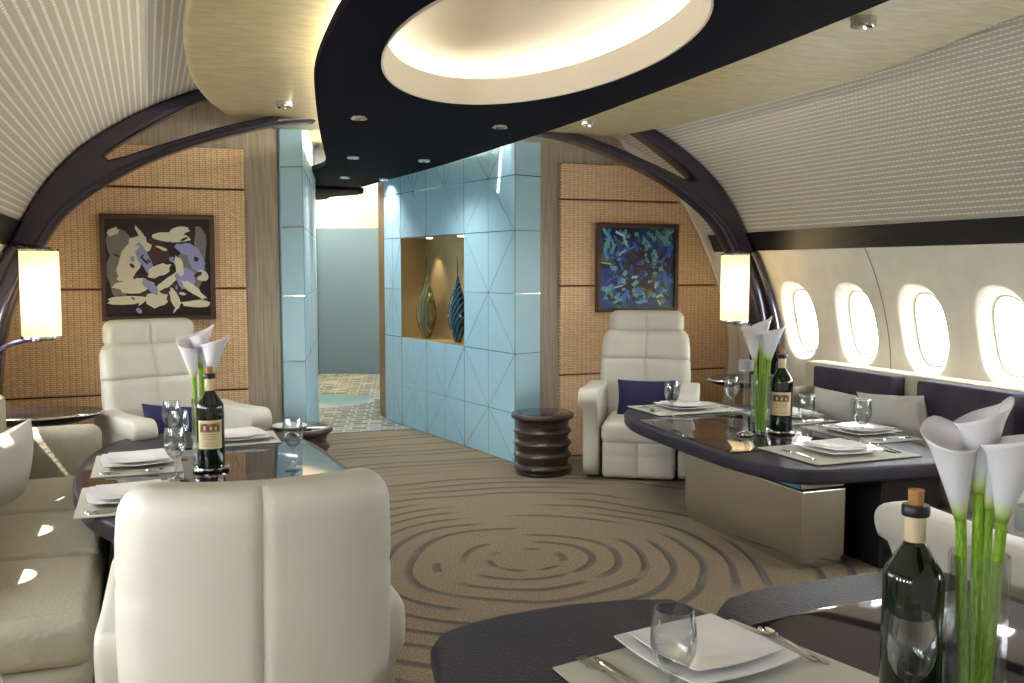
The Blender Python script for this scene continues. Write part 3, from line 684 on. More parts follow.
# ------------------------------------------------------------------ armchairs (front faces local -Y)
def g(x,w): return math.exp(-(x/w)**2)
def make_chair(label,head=True,ao=.312,bw=.62):
    root=thing('armchair',label,'armchair',(0,0,0),0,'cream leather armchairs')
    lt='cream_leather'
    bm=bmesh.new(); rbox(bm,(0,.05,.035),(.46,.5,.07),.02,2,2); obj('base',bm,'shadow_black',root)
    def seatf(p,h):
        x,y,z=p; 
        if z>0: p=Vector((x,y,z+.018*(1-(x/h[0])**2)*(1-(y/h[1])**2)-.012*g(x,.012)))
        return p
    bm=bmesh.new(); rbox(bm,(0,-.06,.31),(.50,.60,.15),.05,4,(24,8,3),seatf); obj('seat',bm,lt,root)
    def ff(p,h): 
        x,y,z=p
        if y<0: p=Vector((x,y+.008*g(x,.010)+.006*g(z-.02,.012),z))
        return p
    bm=bmesh.new(); rbox(bm,(0,-.1,.14),(.48,.50,.25),.03,3,(24,3,12),ff); obj('footrest',bm,lt,root)
    # backrest: tall padded shell, reclined
    def bf(p,h):
        x,y,z=p; u=z/h[2]             # -1..1
        wx=1.0+.03*math.cos(u*2.0)-.05*max(0,u-.6)**1.5*2 - .05*max(0,-u-.3)
        gr=(.014*g(x,.010)+(.016*g(z-.13,.014) if y<0 else .012*g(z-.10,.010)*min(1,max(0,abs(x)/h[0]-.72)*6))) if abs(y)>h[1]*.3 else 0
        puff=(1-abs(x/h[0])**3)*(.022*(.6+.4*abs(math.sin((z-.13)*6))) if y<0 else .012)
        yy=y+(puff-gr)*(1 if y>0 else -1)
        zz=z+.008*(x/h[0])**2*(1 if u>.5 else 0)*min(1,(u-.5)*2)
        yy-=.07*(x/h[0])**2         # wraps round the sitter
        wx-=.012*g(z-.12,.010)
        return Vector((x*wx,yy+.20*(z+h[2])*.62+.03*u*u,zz))
    bm=bmesh.new(); rbox(bm,(0,.27,.625),(bw,.15,.67),.072,5,(34,2,40),bf); obj('backrest',bm,lt,root)
    if head:
        def hf(p,h):
            x,y,z=p; yy=y-.01*(1 if y<0 else -1)*(1-(x/h[0])**2)
            if y<0: yy+=.012*g(x,.011)
            return Vector((x,yy-.03*(x/h[0])**2,z))
        bm=bmesh.new(); rbox(bm,(0,.385,1.015),(.53,.13,.165),.055,5,(30,2,4),hf); obj('headrest',bm,lt,root)
    for sd in (-1,1):
        bm=bmesh.new()
        prof=[(-.33,.03),(-.36,.30),(-.39,.44),(-.445,.52),(-.45,.575),(-.40,.612),(-.25,.607),(.0,.60),(.14,.605),(.19,.58),(.18,.45),(.14,.03)]
        pc=catmull([(a,b,0) for a,b in prof],4,True)
        # rounded extrusion across x
        xs=[(-.052,.88),(-.048,.955),(-.036,.99),(0,1.0),(.036,.99),(.048,.955),(.052,.88)]
        cy=-.12; cz=.33; R=[]
        for dx,sc in xs: R.append([bm.verts.new((sd*(ao+dx*(1.0 if p.y<.5 else 1.25)+.012*(p.y>.5)),cy+(p.x-cy)*(1-(1-sc)*.35),cz+(p.y-cz)*(1-(1-sc)*.35))) for p in pc])
        n=len(pc)
        for P,Q in zip(R[:-1],R[1:]):
            for k in range(n): bm.faces.new([P[k],P[(k+1)%n],Q[(k+1)%n],Q[k]])
        bm.faces.new(R[0]); bm.faces.new(R[-1][::-1])
        bm2=obj('armrest',bm,lt,root,auto=50)
    return root
chF=make_chair('cream leather armchair with headrest below the blue painting, navy cushion on it')
chF.location=(3.17,5.74,0); chF.rotation_euler=(0,0,-math.radians(33))
chL=copy_tree(chF); chL['label']='cream leather armchair with headrest below the dark painting on the left'; chL.location=(.12,5.74,0); chL.rotation_euler=(0,0,math.radians(20))
chN=make_chair('cream leather armchair without headrest seen from behind in the left foreground',False,.268,.572)
chN.location=(.218,2.36,0); chN.rotation_euler=(0,0,PI-math.radians(2))
chR=copy_tree(chN); chR['label']='pale armchair at the right edge, only its arm showing behind the near bottle'; chR.location=(2.64,2.08,0); chR.rotation_euler=(0,0,PI)

def pillow(bm,w,h,t,n=18,corner=.12):
    # square knife-edge cushion, centred, lying in XZ
    P={}
    for sg in (-1,1):
        for i in range(n+1):
            for j in range(n+1):
                u=-1+2*i/n; v=-1+2*j/n
                e=max(0,(1-u*u))*max(0,(1-v*v))
                y=sg*t/2*e**.42
                pin=1-.07*(1-u*u)*abs(v)**4; pin2=1-.07*(1-v*v)*abs(u)**4
                P[(sg,i,j)]=bm.verts.new((u*w/2*pin2,y,v*h/2*pin))
        for i in range(n):
            for j in range(n): bm.faces.new([P[(sg,i,j)],P[(sg,i+1,j)],P[(sg,i+1,j+1)],P[(sg,i,j+1)]])
    bmesh.ops.remove_doubles(bm,verts=bm.verts,dist=1e-5)
def put_pillow(loc,rot,w,h,t,mt,label,group):
    bm=bmesh.new(); pillow(bm,w,h,t); o=obj('throw_cushion',bm,mt); o.location=loc; o.rotation_euler=rot; tag(o,label,'cushion',group); return o

# ------------------------------------------------------------------ sofas
def sofa(sd,label,y0,y1):
    X=lambda v:(v if sd>0 else 2*CX-v)
    root=thing('sofa',label,'sofa',(X(3.9),(y0+y1)/2,0),0,'long taupe sofas under the windows')
    ox,oy=X(3.9),(y0+y1)/2
    def xb(bm,xa,xb_,ya,yb,za,zb,r,fn=None,mid=(6,14,4),seg=4):
        a,b=sorted((X(xa),X(xb_))); rbox(bm,((a+b)/2-ox,(ya+yb)/2-oy,(za+zb)/2),(b-a,yb-ya,zb-za),r,seg,mid,fn)
    bm=bmesh.new(); xb(bm,3.70,4.22,y0+.05,y1-.02,0,.09,.01,mid=1,seg=1); obj('plinth',bm,'shadow_black',root)
    bm=bmesh.new(); xb(bm,3.615,4.22,y0+.01,y1,.09,.24,.04); obj('base',bm,'taupe_fabric',root)
    n=3; w=(y1-.17-y0)/n
    def pf(p,h): return Vector((p.x,p.y,p.z+(.018*(1-(p.x/h[0])**2)*(1-(p.y/h[1])**4) if p.z>0 else 0)))
    for i in range(n):
        bm=bmesh.new(); xb(bm,3.60,4.10,y0+i*w+.002,y0+(i+1)*w-.002,.235,.385,.045,pf,(10,12,3)); obj('seat_cushion',bm,'taupe_fabric',root)
    bm=bmesh.new(); xb(bm,4.09,4.27,y0,y1,.09,.785,.03); obj('back_frame',bm,'taupe_rail',root)
    bm=bmesh.new(); xb(bm,3.66,4.22,y1-.17,y1,.09,.62,.055); obj('armrest',bm,'taupe_fabric',root)
    for a,b in ((4.28,4.98),(3.46,4.10),(2.98,3.36)):
        if a<y0 or sd<0: continue
        bm=bmesh.new(); xb(bm,3.99,4.10,a,b,.38,.778,.022,lambda p,h:Vector((p.x,p.y,p.z)),(2,12,8)); obj('back_cushion',bm,'slate_suede',root)
    return root
sofa(1,'long taupe sofa with slate back cushions under the right windows',2.95,5.2)
sl=sofa(-1,'long taupe sofa along the left wall beside the left table',2.95,5.22)
put_pillow((3.89,4.60,.52),(math.radians(-14),0,math.radians(83)),.44,.30,.15,'white_pillow','pale square pillow on the right sofa, farther of the two','pale sofa pillows')
put_pillow((3.88,4.13,.545),(math.radians(-14),math.radians(4),math.radians(97)),.46,.33,.16,'white_pillow','pale square pillow on the right sofa, nearer of the two','pale sofa pillows')
put_pillow((-.62,4.55,.515),(math.radians(14),math.radians(-8),math.radians(70)),.44,.38,.17,'white_pillow','pale grey pillow on the left sofa at the photo edge','pale sofa pillows')
put_pillow((3.19,5.73,.50),(math.radians(-18),0,math.radians(-33)),.40,.27,.12,'navy_cushion','navy cushion on the armchair below the blue painting','navy chair cushions')
put_pillow((.13,5.72,.49),(math.radians(-18),math.radians(8),math.radians(20)),.40,.26,.12,'navy_cushion','navy cushion on the left armchair below the dark painting','navy chair cushions')
# round pouf peeking in at the lower left
bm=bmesh.new(); rbox(bm,(0,0,.25),(.42,.6,.50),.13,6,6); o=obj('leather_pouf',bm,'cream_leather'); o.location=(-.565,2.35,0); tag(o,'pale leather pouf cut off by the lower left edge of the photo','pouf')

# ------------------------------------------------------------------ tables
TZ=.515
RO=[(3.44,3.29),(3.55,3.51),(3.65,3.78),(3.71,4.1),(3.73,4.5),(3.68,4.95),(3.55,5.28),(3.40,5.38),(3.20,5.39),(2.95,5.34),(2.78,5.24),(2.68,5.06),(2.61,4.8),(2.575,4.4),(2.56,4.1),(2.555,3.8),(2.585,3.55),(2.65,3.40),(2.76,3.345),(2.90,3.325),(3.10,3.31)]
def table(sd,label):
    if sd>0: f=lambda x:x
    else: f=lambda x: .82-(x-2.555)*(1.14/1.175)
    c0=(f(3.09),4.2)
    root=thing('dining_table',label,'table',(c0[0],c0[1],0),0,'boat-shaped dining tables')
    lp=[(f(p.x)-c0[0],p.y-c0[1]) for p in catmull([(a,b,0) for a,b in RO],4)]
    o=fill2d('tabletop',[lp],.07,.014,'navy_table',root,4); o.location=(0,0,TZ-.035)
    # glossy band let into the middle
    xs=lambda y:sorted((f(a),f(b)) for a,b in ((0,0),))
    def edge(y):
        pts=[(p[0],p[1]) for p in lp]; X=[]
        yy=y-c0[1]
        for a,b in zip(pts,pts[1:]+pts[:1]):
            if (a[1]-yy)*(b[1]-yy)<=0 and a[1]!=b[1]: X.append(a[0]+(b[0]-a[0])*(yy-a[1])/(b[1]-a[1]))
        return min(X)+.035,max(X)-.035
    ys=frange(3.80,4.88,10); l=[(edge(y)[0],y-c0[1]) for y in ys]; r=[(edge(y)[1],y-c0[1]) for y in ys][::-1]
    o=fill2d('glossy_inlay',[l+r],.006,.001,'gloss',root); o.location=(0,0,TZ+.0005)
    bm=bmesh.new()
    xm=f(3.03)-c0[0]; box(bm,xm-.0015,xm+.0015,3.80-c0[1],4.88-c0[1],TZ+.0034,TZ+.0038); obj('inlay_joint',bm,'black',root,smooth=False)
    # pedestal: brushed steel block, chrome plinth, coloured neck
    xa,xb=sorted((f(2.79)-c0[0],f(3.04)-c0[0])); ya,yb=3.53-c0[1],4.55-c0[1]
    bm=bmesh.new(); box(bm,xa,xb,ya,yb,.05,.372,.006); obj('pedestal',bm,'steel',root,smooth=False)
    bm=bmesh.new(); box(bm,xa+.012,xb-.012,ya+.012,yb-.012,0,.05); obj('plinth',bm,'chrome',root,smooth=False)
    bm=bmesh.new(); box(bm,xa+.02,xb-.02,ya+.02,yb-.02,.372,.388); obj('neck_gap',bm,'shadow_black',root,smooth=False)
    bm=bmesh.new(); box(bm,xa-.02,xb-.03,ya-.02,yb,.388,.446,.004); obj('neck',bm,'chrome' ,root,smooth=False)
    bm=bmesh.new(); box(bm,xa-.024,xa-.02,ya-.01,yb,.390,.444); box(bm,xb-.03,xb-.026,ya,yb,.39,.444); obj('neck_band',bm,'teal_glass',root,smooth=False)
    xa,xb=sorted((f(3.15)-c0[0],f(3.5)-c0[0]))
    bm=bmesh.new(); box(bm,xa,xb,3.42-c0[1],4.7-c0[1],0,.445,.01); obj('black_support_and_shade',bm,'shadow_black',root,smooth=False)  # black block; under the left table it stands in for plain shadow
    return root
table(1,'dark boat-shaped dining table with steel pedestal beside the right sofa')
table(-1,'dark boat-shaped dining table beside the left sofa behind the foreground armchair')
# nearest table, two leaves
root=thing('dining_table','nearest dark leather table with two leaves and glossy inset at the bottom right','table',(1.4,1.55,0))
ox,oy=1.4,1.55
l1=[(.50,1.55),(.56,1.88),(.60,2.10),(.64,2.165),(.72,2.205),(.83,2.232),(1.0,2.24),(1.16,2.222),(1.30,2.175),(1.325,2.09),(1.345,1.95),(1.345,.95),(.62,.95)]
o=fill2d('table_leaf',[[(x-ox,y-oy) for x,y in l1]],.07,.02,'navy_table',root,4); o.location=(0,0,TZ-.035)
l2=[(1.352,1.9),(1.356,2.02),(1.385,2.09),(1.44,2.14),(1.52,2.165),(1.75,2.178),(2.0,2.165),(2.12,2.14),(2.18,2.08),(2.19,1.9),(2.19,.95),(1.352,.95)]
o=fill2d('tabletop',[[(x-ox,y-oy) for x,y in l2]],.085,.034,'navy_table',root,5); o.location=(0,0,TZ-.0425)
l3=[(1.37,1.92),(1.6,1.955),(1.9,1.95),(2.12,1.92),(2.15,1.0),(1.37,1.0)]
o=fill2d('glossy_inlay',[[(x-ox,y-oy) for x,y in l3]],.006,.001,'gloss',root); o.location=(0,0,TZ+.0005)
bm=bmesh.new(); box(bm,-.25,.3,-.4,.2,0,.43,.01); obj('pedestal',bm,'steel',root,smooth=False)

# ------------------------------------------------------------------ drum tables, side tables
def drum(x,y,label):
    root=thing('drum_table',label,'side table',(x,y,0),0,'ribbed dark drum tables')
    p=[(0,0),(.178,0),(.186,.012)]
    z=.03
    for k in range(4):
        z0=.028+k*.082; p+=[(.18,z0-.006),(.197,z0+.012),(.199,z0+.022),(.19,z0+.036),(.178,z0+.046),(.176,z0+.062)]
    p+=[(.182,.362),(.20,.378),(.212,.384)]
    bm=bmesh.new(); lathe(bm,[(a,b) for a,b in p]+[(0,.384)],48); obj('body',bm,'dark_wood',root)
    bm=bmesh.new(); lathe(bm,[(0,.384),(.207,.384),(.215,.39),(.216,.402),(.211,.412),(.205,.416),(.19,.417),(0,.417)],48); obj('top',bm,'dark_wood',root)
    bm=bmesh.new(); lathe(bm,[(0,.4175),(.185,.4175),(.187,.4165)],48); obj('glossy_top_inset',bm,'gloss',root)
    return root
drum(2.50,5.93,'dark ribbed drum table between the blue glass wall and the right armchair')
drum(.845,5.93,'dark ribbed drum table beside the left armchair near the passage')
bm=bmesh.new(); lathe(bm,[(0,.002),(.06,.002),(.1,.012),(.108,.02),(.104,.024),(.06,.012),(0,.010)],36); o=obj('dish',bm,'ceramic'); o.location=(.79,5.88,.417); tag(o,'flat white dish on the drum table beside the left armchair','dish')
def shelf_table(x,y,sd,label):
    root=thing('wall_shelf_table',label,'side table',(x,y,0),0,'half-round side tables by the sofa ends')
    a=.32; b=.21
    bm=bmesh.new()
    prof=[(.0,-.07),(.35,-.066),(.65,-.05),(.88,-.026),(.98,-.008),(1.0,.0),(.985,.006),(0,.006)]
    vs=lathe(bm,prof,40,sx=a,sy=b); T(bm,vs,Matrix.Translation((0,0,.63))); obj('tray_top',bm,'gloss',root)
    bm=bmesh.new(); lathe(bm,[(.985,.636),(1.0,.632),(1.004,.628),(1.0,.624)],40,sx=a,sy=b); obj('edge_band',bm,'chrome',root)
    bm=bmesh.new(); box(bm,-.12+sd*.12,.12+sd*.12,-.05,.16,.02,.565,.01); obj('oak_support',bm,'oak',root,smooth=False)
    bm=bmesh.new(); box(bm,-.13+sd*.12,.13+sd*.12,-.06,.17,0,.02); obj('foot',bm,'shadow_black',root,smooth=False)
shelf_table(-.56,5.56,-1,'boat-shaped glossy side table under the left lamp')
shelf_table(3.93,5.60,1,'boat-shaped glossy side table under the right lamp')

# ------------------------------------------------------------------ tableware
def plate_mesh(bm,size,h,p=3.4):
    n=64; prof=[(0,.006),(.40,.006),(.50,.008),(.62,.3*h+.006),(.95,h-.001),(1.0,h),(1.0,h-.003),(.95,h-.006),(.55,.001),(.48,0),(0,0)]
    R=[]
    for f_,z in prof:
        if f_==0: R.append([bm.verts.new((0,0,z))]); continue
        r_=[]
        for i in range(n):
            t=2*PI*i/n; c_,s_=abs(math.cos(t)),abs(math.sin(t)); kk=min(1,max(0,(f_-.45)/.3)); q=(1/max(c_,s_))**(.80*kk)*(1-.0*kk)
            lift=.003*(max(0,q-1)/.3)*(f_>.9)
            r_.append(bm.verts.new((size/2*f_*q*math.cos(t),size/2*f_*q*math.sin(t),z+lift)))
        R.append(r_)
    for A,B in zip(R[:-1],R[1:]):
        for k in range(n):
            j=(k+1)%n
            if len(A)==1: bm.faces.new([A[0],B[k],B[j]])
            elif len(B)==1: bm.faces.new([A[k],A[j],B[0]])
            else: bm.faces.new([A[k],A[j],B[j],B[k]])
def mk(name,bm,mt,cat,**k): o=obj(name,bm,mt,**k); o['category']=cat; return o
PROTO={}
def proto_plates():
    bm=bmesh.new(); plate_mesh(bm,.315,.022); PROTO['charger_plate']=obj('charger_plate',bm,'ceramic')
    bm=bmesh.new(); plate_mesh(bm,.255,.018); PROTO['dinner_plate']=obj('dinner_plate',bm,'ceramic')
    # cutlery along +Y, handle at -Y
    def shape(outl,zf,th):
        bm=bmesh.new(); top=[bm.verts.new((x,y,zf(y)+th)) for x,y in outl]; bot=[bm.verts.new((x*.9,y,zf(y))) for x,y in outl]
        return bm,top,bot
    # knife
    def strip(sec,th):   # sec: list of (y, halfwidth, z)
        bm=bmesh.new(); R=[]
        for y,w,z in sec: R.append([bm.verts.new(p) for p in ((-w,y,z),(-w*.7,y,z+th),(w*.7,y,z+th),(w,y,z))])
        for A,B in zip(R[:-1],R[1:]):
            for k in range(4): bm.faces.new([A[k],A[(k+1)%4],B[(k+1)%4],B[k]])
        bm.faces.new(R[0]); bm.faces.new(R[-1][::-1]); return bm
    bm=strip([(-.13,.005,0),(-.125,.0085,0),(-.06,.0075,0),(0,.005,.001),(.01,.0085,.001),(.08,.0095,.001),(.115,.006,.001),(.125,.001,.001)],.004); PROTO['table_knife']=obj('table_knife',bm,'chrome')
    bm=strip([(-.13,.005,0),(-.125,.0085,0),(-.08,.007,.001),(0,.0035,.006),(.04,.004,.005),(.055,.012,.003),(.075,.0135,.002)],.0035)
    for i in range(4):
        x=-.0105+i*.007; box(bm,x-.0018,x+.0018,.07,.118,.003,.006)
    PROTO['table_fork']=obj('table_fork',bm,'chrome')
    bm=strip([(-.13,.005,0),(-.125,.0085,0),(-.08,.007,.001),(0,.0035,.006),(.04,.004,.005)],.0035)
    vs=lathe(bm,[(0,.0),(.6,.002),(1,.008),(.97,.0095),(.6,.004),(0,.002)],20,sx=.018,sy=.030); T(bm,vs,Matrix.Translation((0,.068,0))); PROTO['table_spoon']=obj('table_spoon',bm,'chrome')
    # goblet
    g_=[(0,0),(.034,0),(.034,.003),(.012,.007),(.0065,.014),(.0055,.04),(.0065,.076),(.014,.084),(.029,.098),(.0405,.120),(.0445,.146),(.0425,.174),(.037,.204),(.0355,.204),(.041,.174),(.043,.146),(.039,.122),(.028,.101),(.012,.088),(0,.086)]
    bm=bmesh.new(); lathe(bm,[(a*1.03,b*1.08) for a,b in g_],36); PROTO['wine_glass']=obj('wine_glass',bm,'glass')
proto_plates()
used=set()
GR={'charger_plate':'large square white plates','dinner_plate':'smaller white plates on the chargers','table_knife':'silver knives','table_fork':'silver forks','table_spoon':'silver spoons','wine_glass':'clear wine glasses'}
CT={'charger_plate':'plate','dinner_plate':'plate','table_knife':'knife','table_fork':'fork','table_spoon':'spoon','wine_glass':'wine glass'}
def place(kind,x,y,z,rz,label,tilt=0):
    o=PROTO[kind] if kind not in used else link(PROTO[kind].copy()); used.add(kind)
    o.location=(x,y,z); o.rotation_euler=(tilt,0,rz); tag(o,label,CT[kind],GR[kind]); return o
def setting(x,y,rz,w,d,where,plate_rot=0,px=0,py=0,corners=None):
    """guest sits on the local -Y side; rz turns the setting"""
    R=Matrix.Rotation(rz,3,'Z')
    def P(a,b): v=R@Vector((a,b,0)); return x+v.x,y+v.y
    if corners: lp=[(a-x,b-y) for a,b in corners]; o=fill2d('placemat',[lp],.004,.001,'mat'); o.location=(x,y,TZ+.0055)
    else: o=fill2d('placemat',[[(-w/2,-d/2),(w/2,-d/2),(w/2,d/2),(-w/2,d/2)]],.004,.001,'mat'); o.location=(x,y,TZ+.0055); o.rotation_euler=(0,0,rz)
    tag(o,'pale green placemat '+where,'placemat','pale placemats')
    z=TZ+.008
    plate_rot=0 if x>2 else plate_rot
    a,b=P(px,py); place('charger_plate',a,b,z,rz+plate_rot,'larger lower plate '+where)
    place('dinner_plate',a+.004,b,z+.0155,rz+plate_rot+.06,'upper white plate '+where)
    a,b=P(-w*.40,-.01); place('table_fork',a,b,z,rz+.05,'silver fork '+where)
    a,b=P(w*.37,-.02); place('table_knife',a,b,z,rz,'silver knife '+where)
    a,b=P(w*.44,-.01); place('table_spoon',a,b,z,rz-.06,'silver spoon '+where)
setting(3.14,5.13,PI,.60,.42,'at the far end of the right table by the armchair',.25)
setting(3.08,3.64,0,.60,.45,'at the near end of the right table over the pedestal',.2)
setting(3.545,4.02,PI/2,.55,.36,'on the sofa side of the right table, nearer one',.3)
setting(3.53,4.62,PI/2,.50,.34,'on the sofa side of the right table, behind the bottle',.3)
setting(-.085,3.86,-PI/2,.50,.37,'on the sofa side of the left table, nearer one',.05,py=.0)
setting(-.065,4.55,-PI/2,.50,.37,'on the sofa side of the left table, farther one',.05)
setting(.40,5.03,PI,.42,.36,'at the far end of the left table by the armchair',.1)
setting(1.15,1.74,0,.56,.42,'on the nearest table at the bottom of the photo',.0,corners=[(.81,1.86),(1.345,1.965),(1.46,1.50),(.84,1.38)])
for o in bpy.data.objects:
    if o.get('label','').endswith('on the nearest table at the bottom of the photo') and o.type=='MESH':
        if o.name.startswith('charger'): o.location.x,o.location.y=1.155,1.79; o.rotation_euler.z=math.radians(8)
        if o.name.startswith('dinner'): o.location.x,o.location.y=1.155,1.795; o.rotation_euler.z=math.radians(8)
        if o.name.startswith('table_fork'): o.location.x,o.location.y=.90,1.76; o.rotation_euler.z=math.radians(8)
        if o.name.startswith('table_knife'): o.location.x,o.location.y=1.345,1.80; o.rotation_euler.z=math.radians(12)
        if o.name.startswith('table_spoon'): o.location.x,o.location.y=1.375,1.78; o.rotation_euler.z=math.radians(6)
kn=place('table_knife',.935,1.745,TZ+.008,math.radians(8),'silver knife lying beside the fork on the nearest placemat')
zg=TZ+.004
for x,y,lab in ((2.84,4.79,'wine glass by the far plate of the right table, in front of the armchair'),(3.30,4.86,'wine glass behind the vase on the right table'),
    (3.16,3.98,'wine glass just right of the bottle on the right table'),(3.325,3.76,'wine glass over the sofa-side plate of the right table'),
    (.085,4.12,'front wine glass of the cluster left of the bottle on the left table'),(.09,4.95,'farthest and tallest wine glass of the cluster on the left table'),(.115,4.62,'middle wine glass of the cluster on the left table'),
    (.575,4.19,'wine glass right of the bottle on the left table, above the armchair'),
    (.930,1.550,'wine glass in front of the plate on the nearest table'),(1.340,1.365,'wine glass in front of the dark bottle at the bottom right')):
    place('wine_glass',x,y,zg+.0+(.006 if x<1 or x>2 else .004),0,lab)

# bottles
def bottle(label):
    root=thing('wine_bottle',label,'bottle',(0,0,0),0,'dark green wine bottles with corks')
    bm=bmesh.new(); lathe(bm,[(0,.01),(.03,.004),(.05,0),(.057,.004),(.0585,.015),(.0585,.262),(.0575,.272),(.052,.285),(.036,.310),(.0235,.330),(.0195,.338),(.019,.345),(.019,.405),(0,.405)],48); obj('body',bm,'green_glass',root)
    bm=bmesh.new(); lathe(bm,[(.0196,.338),(.0205,.340),(.0205,.388),(.0196,.39)],32); obj('neck_foil',bm,'capsule',root)
    bm=bmesh.new(); lathe(bm,[(.020,.389),(.026,.39),(.027,.394),(.027,.408),(.025,.412),(.012,.412)],32); obj('lip_ring',bm,'black',root)
    bm=bmesh.new(); lathe(bm,[(0,.405),(.0135,.405),(.0155,.44),(.0155,.442),(0,.442)],24); obj('cork',bm,'cork',root)
    # wrapped label facing -Y
    bm=bmesh.new()
    def patch(a0,a1,z0,z1,r,mi,n=14):
        V=[]
        for i in range(n+1):
            a=-PI/2+a0+(a1-a0)*i/n; V.append((bm.verts.new((r*math.cos(a),r*math.sin(a),z0)),bm.verts.new((r*math.cos(a),r*math.sin(a),z1))))
        for A,B in zip(V[:-1],V[1:]): bm.faces.new([A[0],B[0],B[1],A[1]]).material_index=mi
    patch(-.95,.95,.088,.212,.0592,0)
    patch(-.80,.80,.160,.200,.0595,2); patch(-.7,.7,.165,.192,.0597,1); patch(-.55,-.2,.192,.198,.0597,1,4); patch(.1,.5,.192,.197,.0597,1,4)
    patch(-.45,-.3,.170,.188,.0599,0,3); patch(0,.15,.170,.186,.0599,0,3); patch(.35,.5,.170,.184,.0599,0,3)
    for z,a in ((.150,.6),(.141,.45),(.130,.55),(.112,.35),(.100,.65)): patch(-a,a,z,z+.0022,.0595,2)
    obj('paper_label',bm,['label','label_ink','label_ink2'],root)
    return root
b1=bottle('dark green wine bottle with cork on the left table'); b1.location=(.237,4.30,TZ+.018); b1.rotation_euler=(0,0,math.radians(-6))
b2=clone(b1,'dark green wine bottle with cork beside the vase on the right table',(3.151,4.18,TZ+.018),math.radians(-38))
b3=clone(b1,'large looking dark wine bottle with cork on the nearest table, lower right',(1.418,1.445,TZ+.004),math.radians(135))
def coaster(x,y,label):
    bm=bmesh.new(); lathe(bm,[(0,0),(.07,0),(.078,.004),(.08,.012),(.078,.017),(.074,.014),(.068,.012),(0,.012)],40); o=obj('bottle_coaster',bm,'chrome'); o.location=(x,y,TZ+.0045); tag(o,label,'coaster','chrome bottle coasters')
coaster(.237,4.30,'round chrome coaster under the bottle on the left table'); coaster(3.151,4.18,'round chrome coaster under the bottle on the right table')
# calla lilies in glass cylinders
def lily_mesh(bm,h,r,layer,tipa,rnd):
    n=28; rows=12; R=[]
    for i in range(rows+1):
        t=i/rows; rad=.010+(r-.010)*(t**1.1)+ (r*.10*max(0,t-.85)/.15)
        ring=[]
        for k in range(n+1):
            a=2*PI*k/n; dd=math.cos(a-tipa)
            ov=1-.10*(k/n)
            z=h*t*(1+.10*dd*t)+ (.10*h*max(0,dd)**6*t**3) - .05*h*max(0,t-.85)/.15*(1-dd)*.5
            rr=rad*ov*(1+.12*max(0,dd)**3*t*t+ .05*math.sin(3*a+tipa)*t)
            ring.append(bm.verts.new((rr*math.cos(a),rr*math.sin(a),z)))
            ring[-1][layer]=t
        R.append(ring)
    for A,B in zip(R[:-1],R[1:]):
        for k in range(n): bm.faces.new([A[k],A[k+1],B[k+1],B[k]])
    return [v for r_ in R for v in r_]
def vase(x,y,label,fl,stemlab,z0,H=.32,r=.056,seed=1):
    az=-math.atan2(x,y); ca,sa=math.cos(az),math.sin(az); rt=lambda a,b:(a*ca-b*sa,a*sa+b*ca)
    fl=[rt(q[0],q[1])+(q[2],)+rt(q[3],q[4])+(q[5],q[6],q[7]+az,q[8]) for q in fl]
    bm=bmesh.new(); lathe(bm,[(0,.001),(r,.001),(r*1.0,.006),(r,H),(r-.004,H),(r-.004,.018),(0,.016)],40); o=obj('glass_cylinder_vase',bm,'glass'); o.location=(x,y,z0); tag(o,label,'vase','clear cylinder vases')
    for i,(bx,by,bz,tx,ty,hh,rr,ta,lab) in enumerate(fl):
        root=thing('calla_lily',lab,'flower',(x,y,z0+.012),0,stemlab)
        base=Vector((tx*.25*(-1),ty*.25*(-1),.008)); nb=Vector((bx,by,bz))
        sb=Vector((bx*.5,by*.5,.006)); sb.x=max(-r*.6,min(r*.6,sb.x)); sb.y=max(-r*.6,min(r*.6,sb.y))
        mid=(sb+nb)/2+Vector((bx*.1,by*.1,0)); k=min(1,(r*.82)/max(1e-6,math.hypot((sb+(nb-sb)*(H/bz)).x,(sb+(nb-sb)*(H/bz)).y)))
        bm=bmesh.new(); pts=[sb,sb.lerp(nb,.35),sb.lerp(nb,.7),nb]; tube(bm,catmull(pts,4),.0105,10); obj('stem',bm,'stem',root)
        bm=bmesh.new(); lay=bm.verts.layers.float.new('hgt'); vs=lily_mesh(bm,hh,rr,lay,ta,None)
        q=Vector((0,0,1)).rotation_difference((nb-sb).normalized()+Vector((tx,ty,0))).to_matrix().to_4x4(); T(bm,vs,Matrix.Translation(nb-Vector((0,0,.004)))@q)
        bo=obj('bloom',bm,'petal',root,auto=60)
        sm=bo.modifiers.new('thick','SOLIDIFY'); sm.thickness=.0015
        bm=bmesh.new(); tube(bm,[(0,0,.02),(0,0,.09)],[.004,.003],8); sp_=obj('spadix',bm,'stem',root); sp_.matrix_local=Matrix.Translation(nb)@q
def flowers(t,where):
    return [(-.036,.0,.375,-.07,.0,.17,.050,2.2,'white calla lily leaning left '+where),
            (-.006,.024,.425,.02,.02,.165,.048,.3,'tallest white calla lily '+where),
            (.012,.034,.395,.03,.0,.12,.038,1.6,'shortest white calla lily '+where),
            (.036,-.020,.385,.06,-.03,.17,.056,-.3,'white calla lily leaning right '+where)]
vase(.215,4.43,'clear cylinder vase behind the bottle on the left table',flowers(1,'in the vase on the left table'),'calla lilies on the left table',TZ+.005,.30,.05)
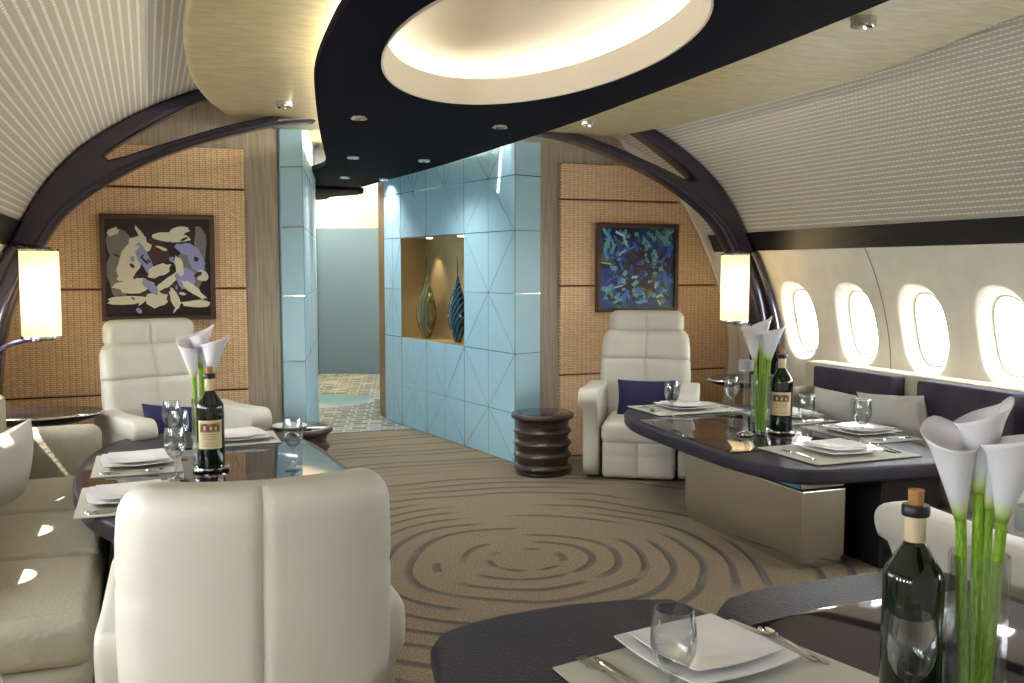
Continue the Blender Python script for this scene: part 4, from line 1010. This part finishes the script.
vase(3.03,4.19,'clear cylinder vase beside the bottle on the right table',flowers(1,'in the vase on the right table'),'calla lilies on the right table',TZ+.005)
vase(1.515,1.375,'clear cylinder vase on the nearest table, lower right',flowers(1,'in the vase on the nearest table'),'calla lilies on the nearest table',TZ+.005)
def candle(x,y,label):
    root=thing('candle_holder',label,'candle holder',(x,y,TZ+.005),0,'tall glass candle holders')
    bm=bmesh.new(); lathe(bm,[(0,0),(.042,0),(.045,.006),(.040,.014),(.018,.022),(0,.022)],36); obj('base',bm,'chrome',root)
    bm=bmesh.new(); box(bm,-.010,.010,-.010,.010,.02,.34,.002); obj('column',bm,'glass',root,smooth=False)
    bm=bmesh.new(); lathe(bm,[(0,.335),(.016,.337),(.036,.345),(.04,.352),(.04,.40),(.037,.40),(.037,.356),(0,.352)],36); cp=obj('cup',bm,'frosted',root)
    bm=bmesh.new(); lathe(bm,[(0,.353),(.03,.353),(.03,.38),(0,.38)],24); obj('candle',bm,'ceramic',cp)
candle(2.925,4.18,'tall glass candle holder left of the vase on the right table')
candle(1.66,1.37,'tall glass candle holder right of the vase, cut by the right edge')

# ------------------------------------------------------------------ light
w=bpy.data.worlds.new('World'); S.world=w; w.use_nodes=True
w.node_tree.nodes['Background'].inputs[0].default_value=(.93,.97,1,1); w.node_tree.nodes['Background'].inputs[1].default_value=17
sl_=bpy.data.lights.new('Sun','SUN'); sl_.energy=18; sl_.angle=.009; sl_.color=(1,.93,.8)
so=bpy.data.objects.new('Sun',sl_); link(so)
so.rotation_euler=Vector((.45,.10,-.63)).to_track_quat('-Z','Y').to_euler()

# ------------------------------------------------------------------ camera
cd=bpy.data.cameras.new('Camera'); cam=bpy.data.objects.new('Camera',cd); link(cam)
cam.location=(0,0,1.40); cam.rotation_euler=(PI/2-math.atan(73/946),0,-math.radians(21)); cd.sensor_width=36; cd.lens=946/1024*36; cd.clip_start=.05
S.camera=cam
S.view_settings.view_transform='Standard'; S.view_settings.look='None'; S.view_settings.gamma=1; S.view_settings.use_curve_mapping=False
S.view_settings.exposure=0.48
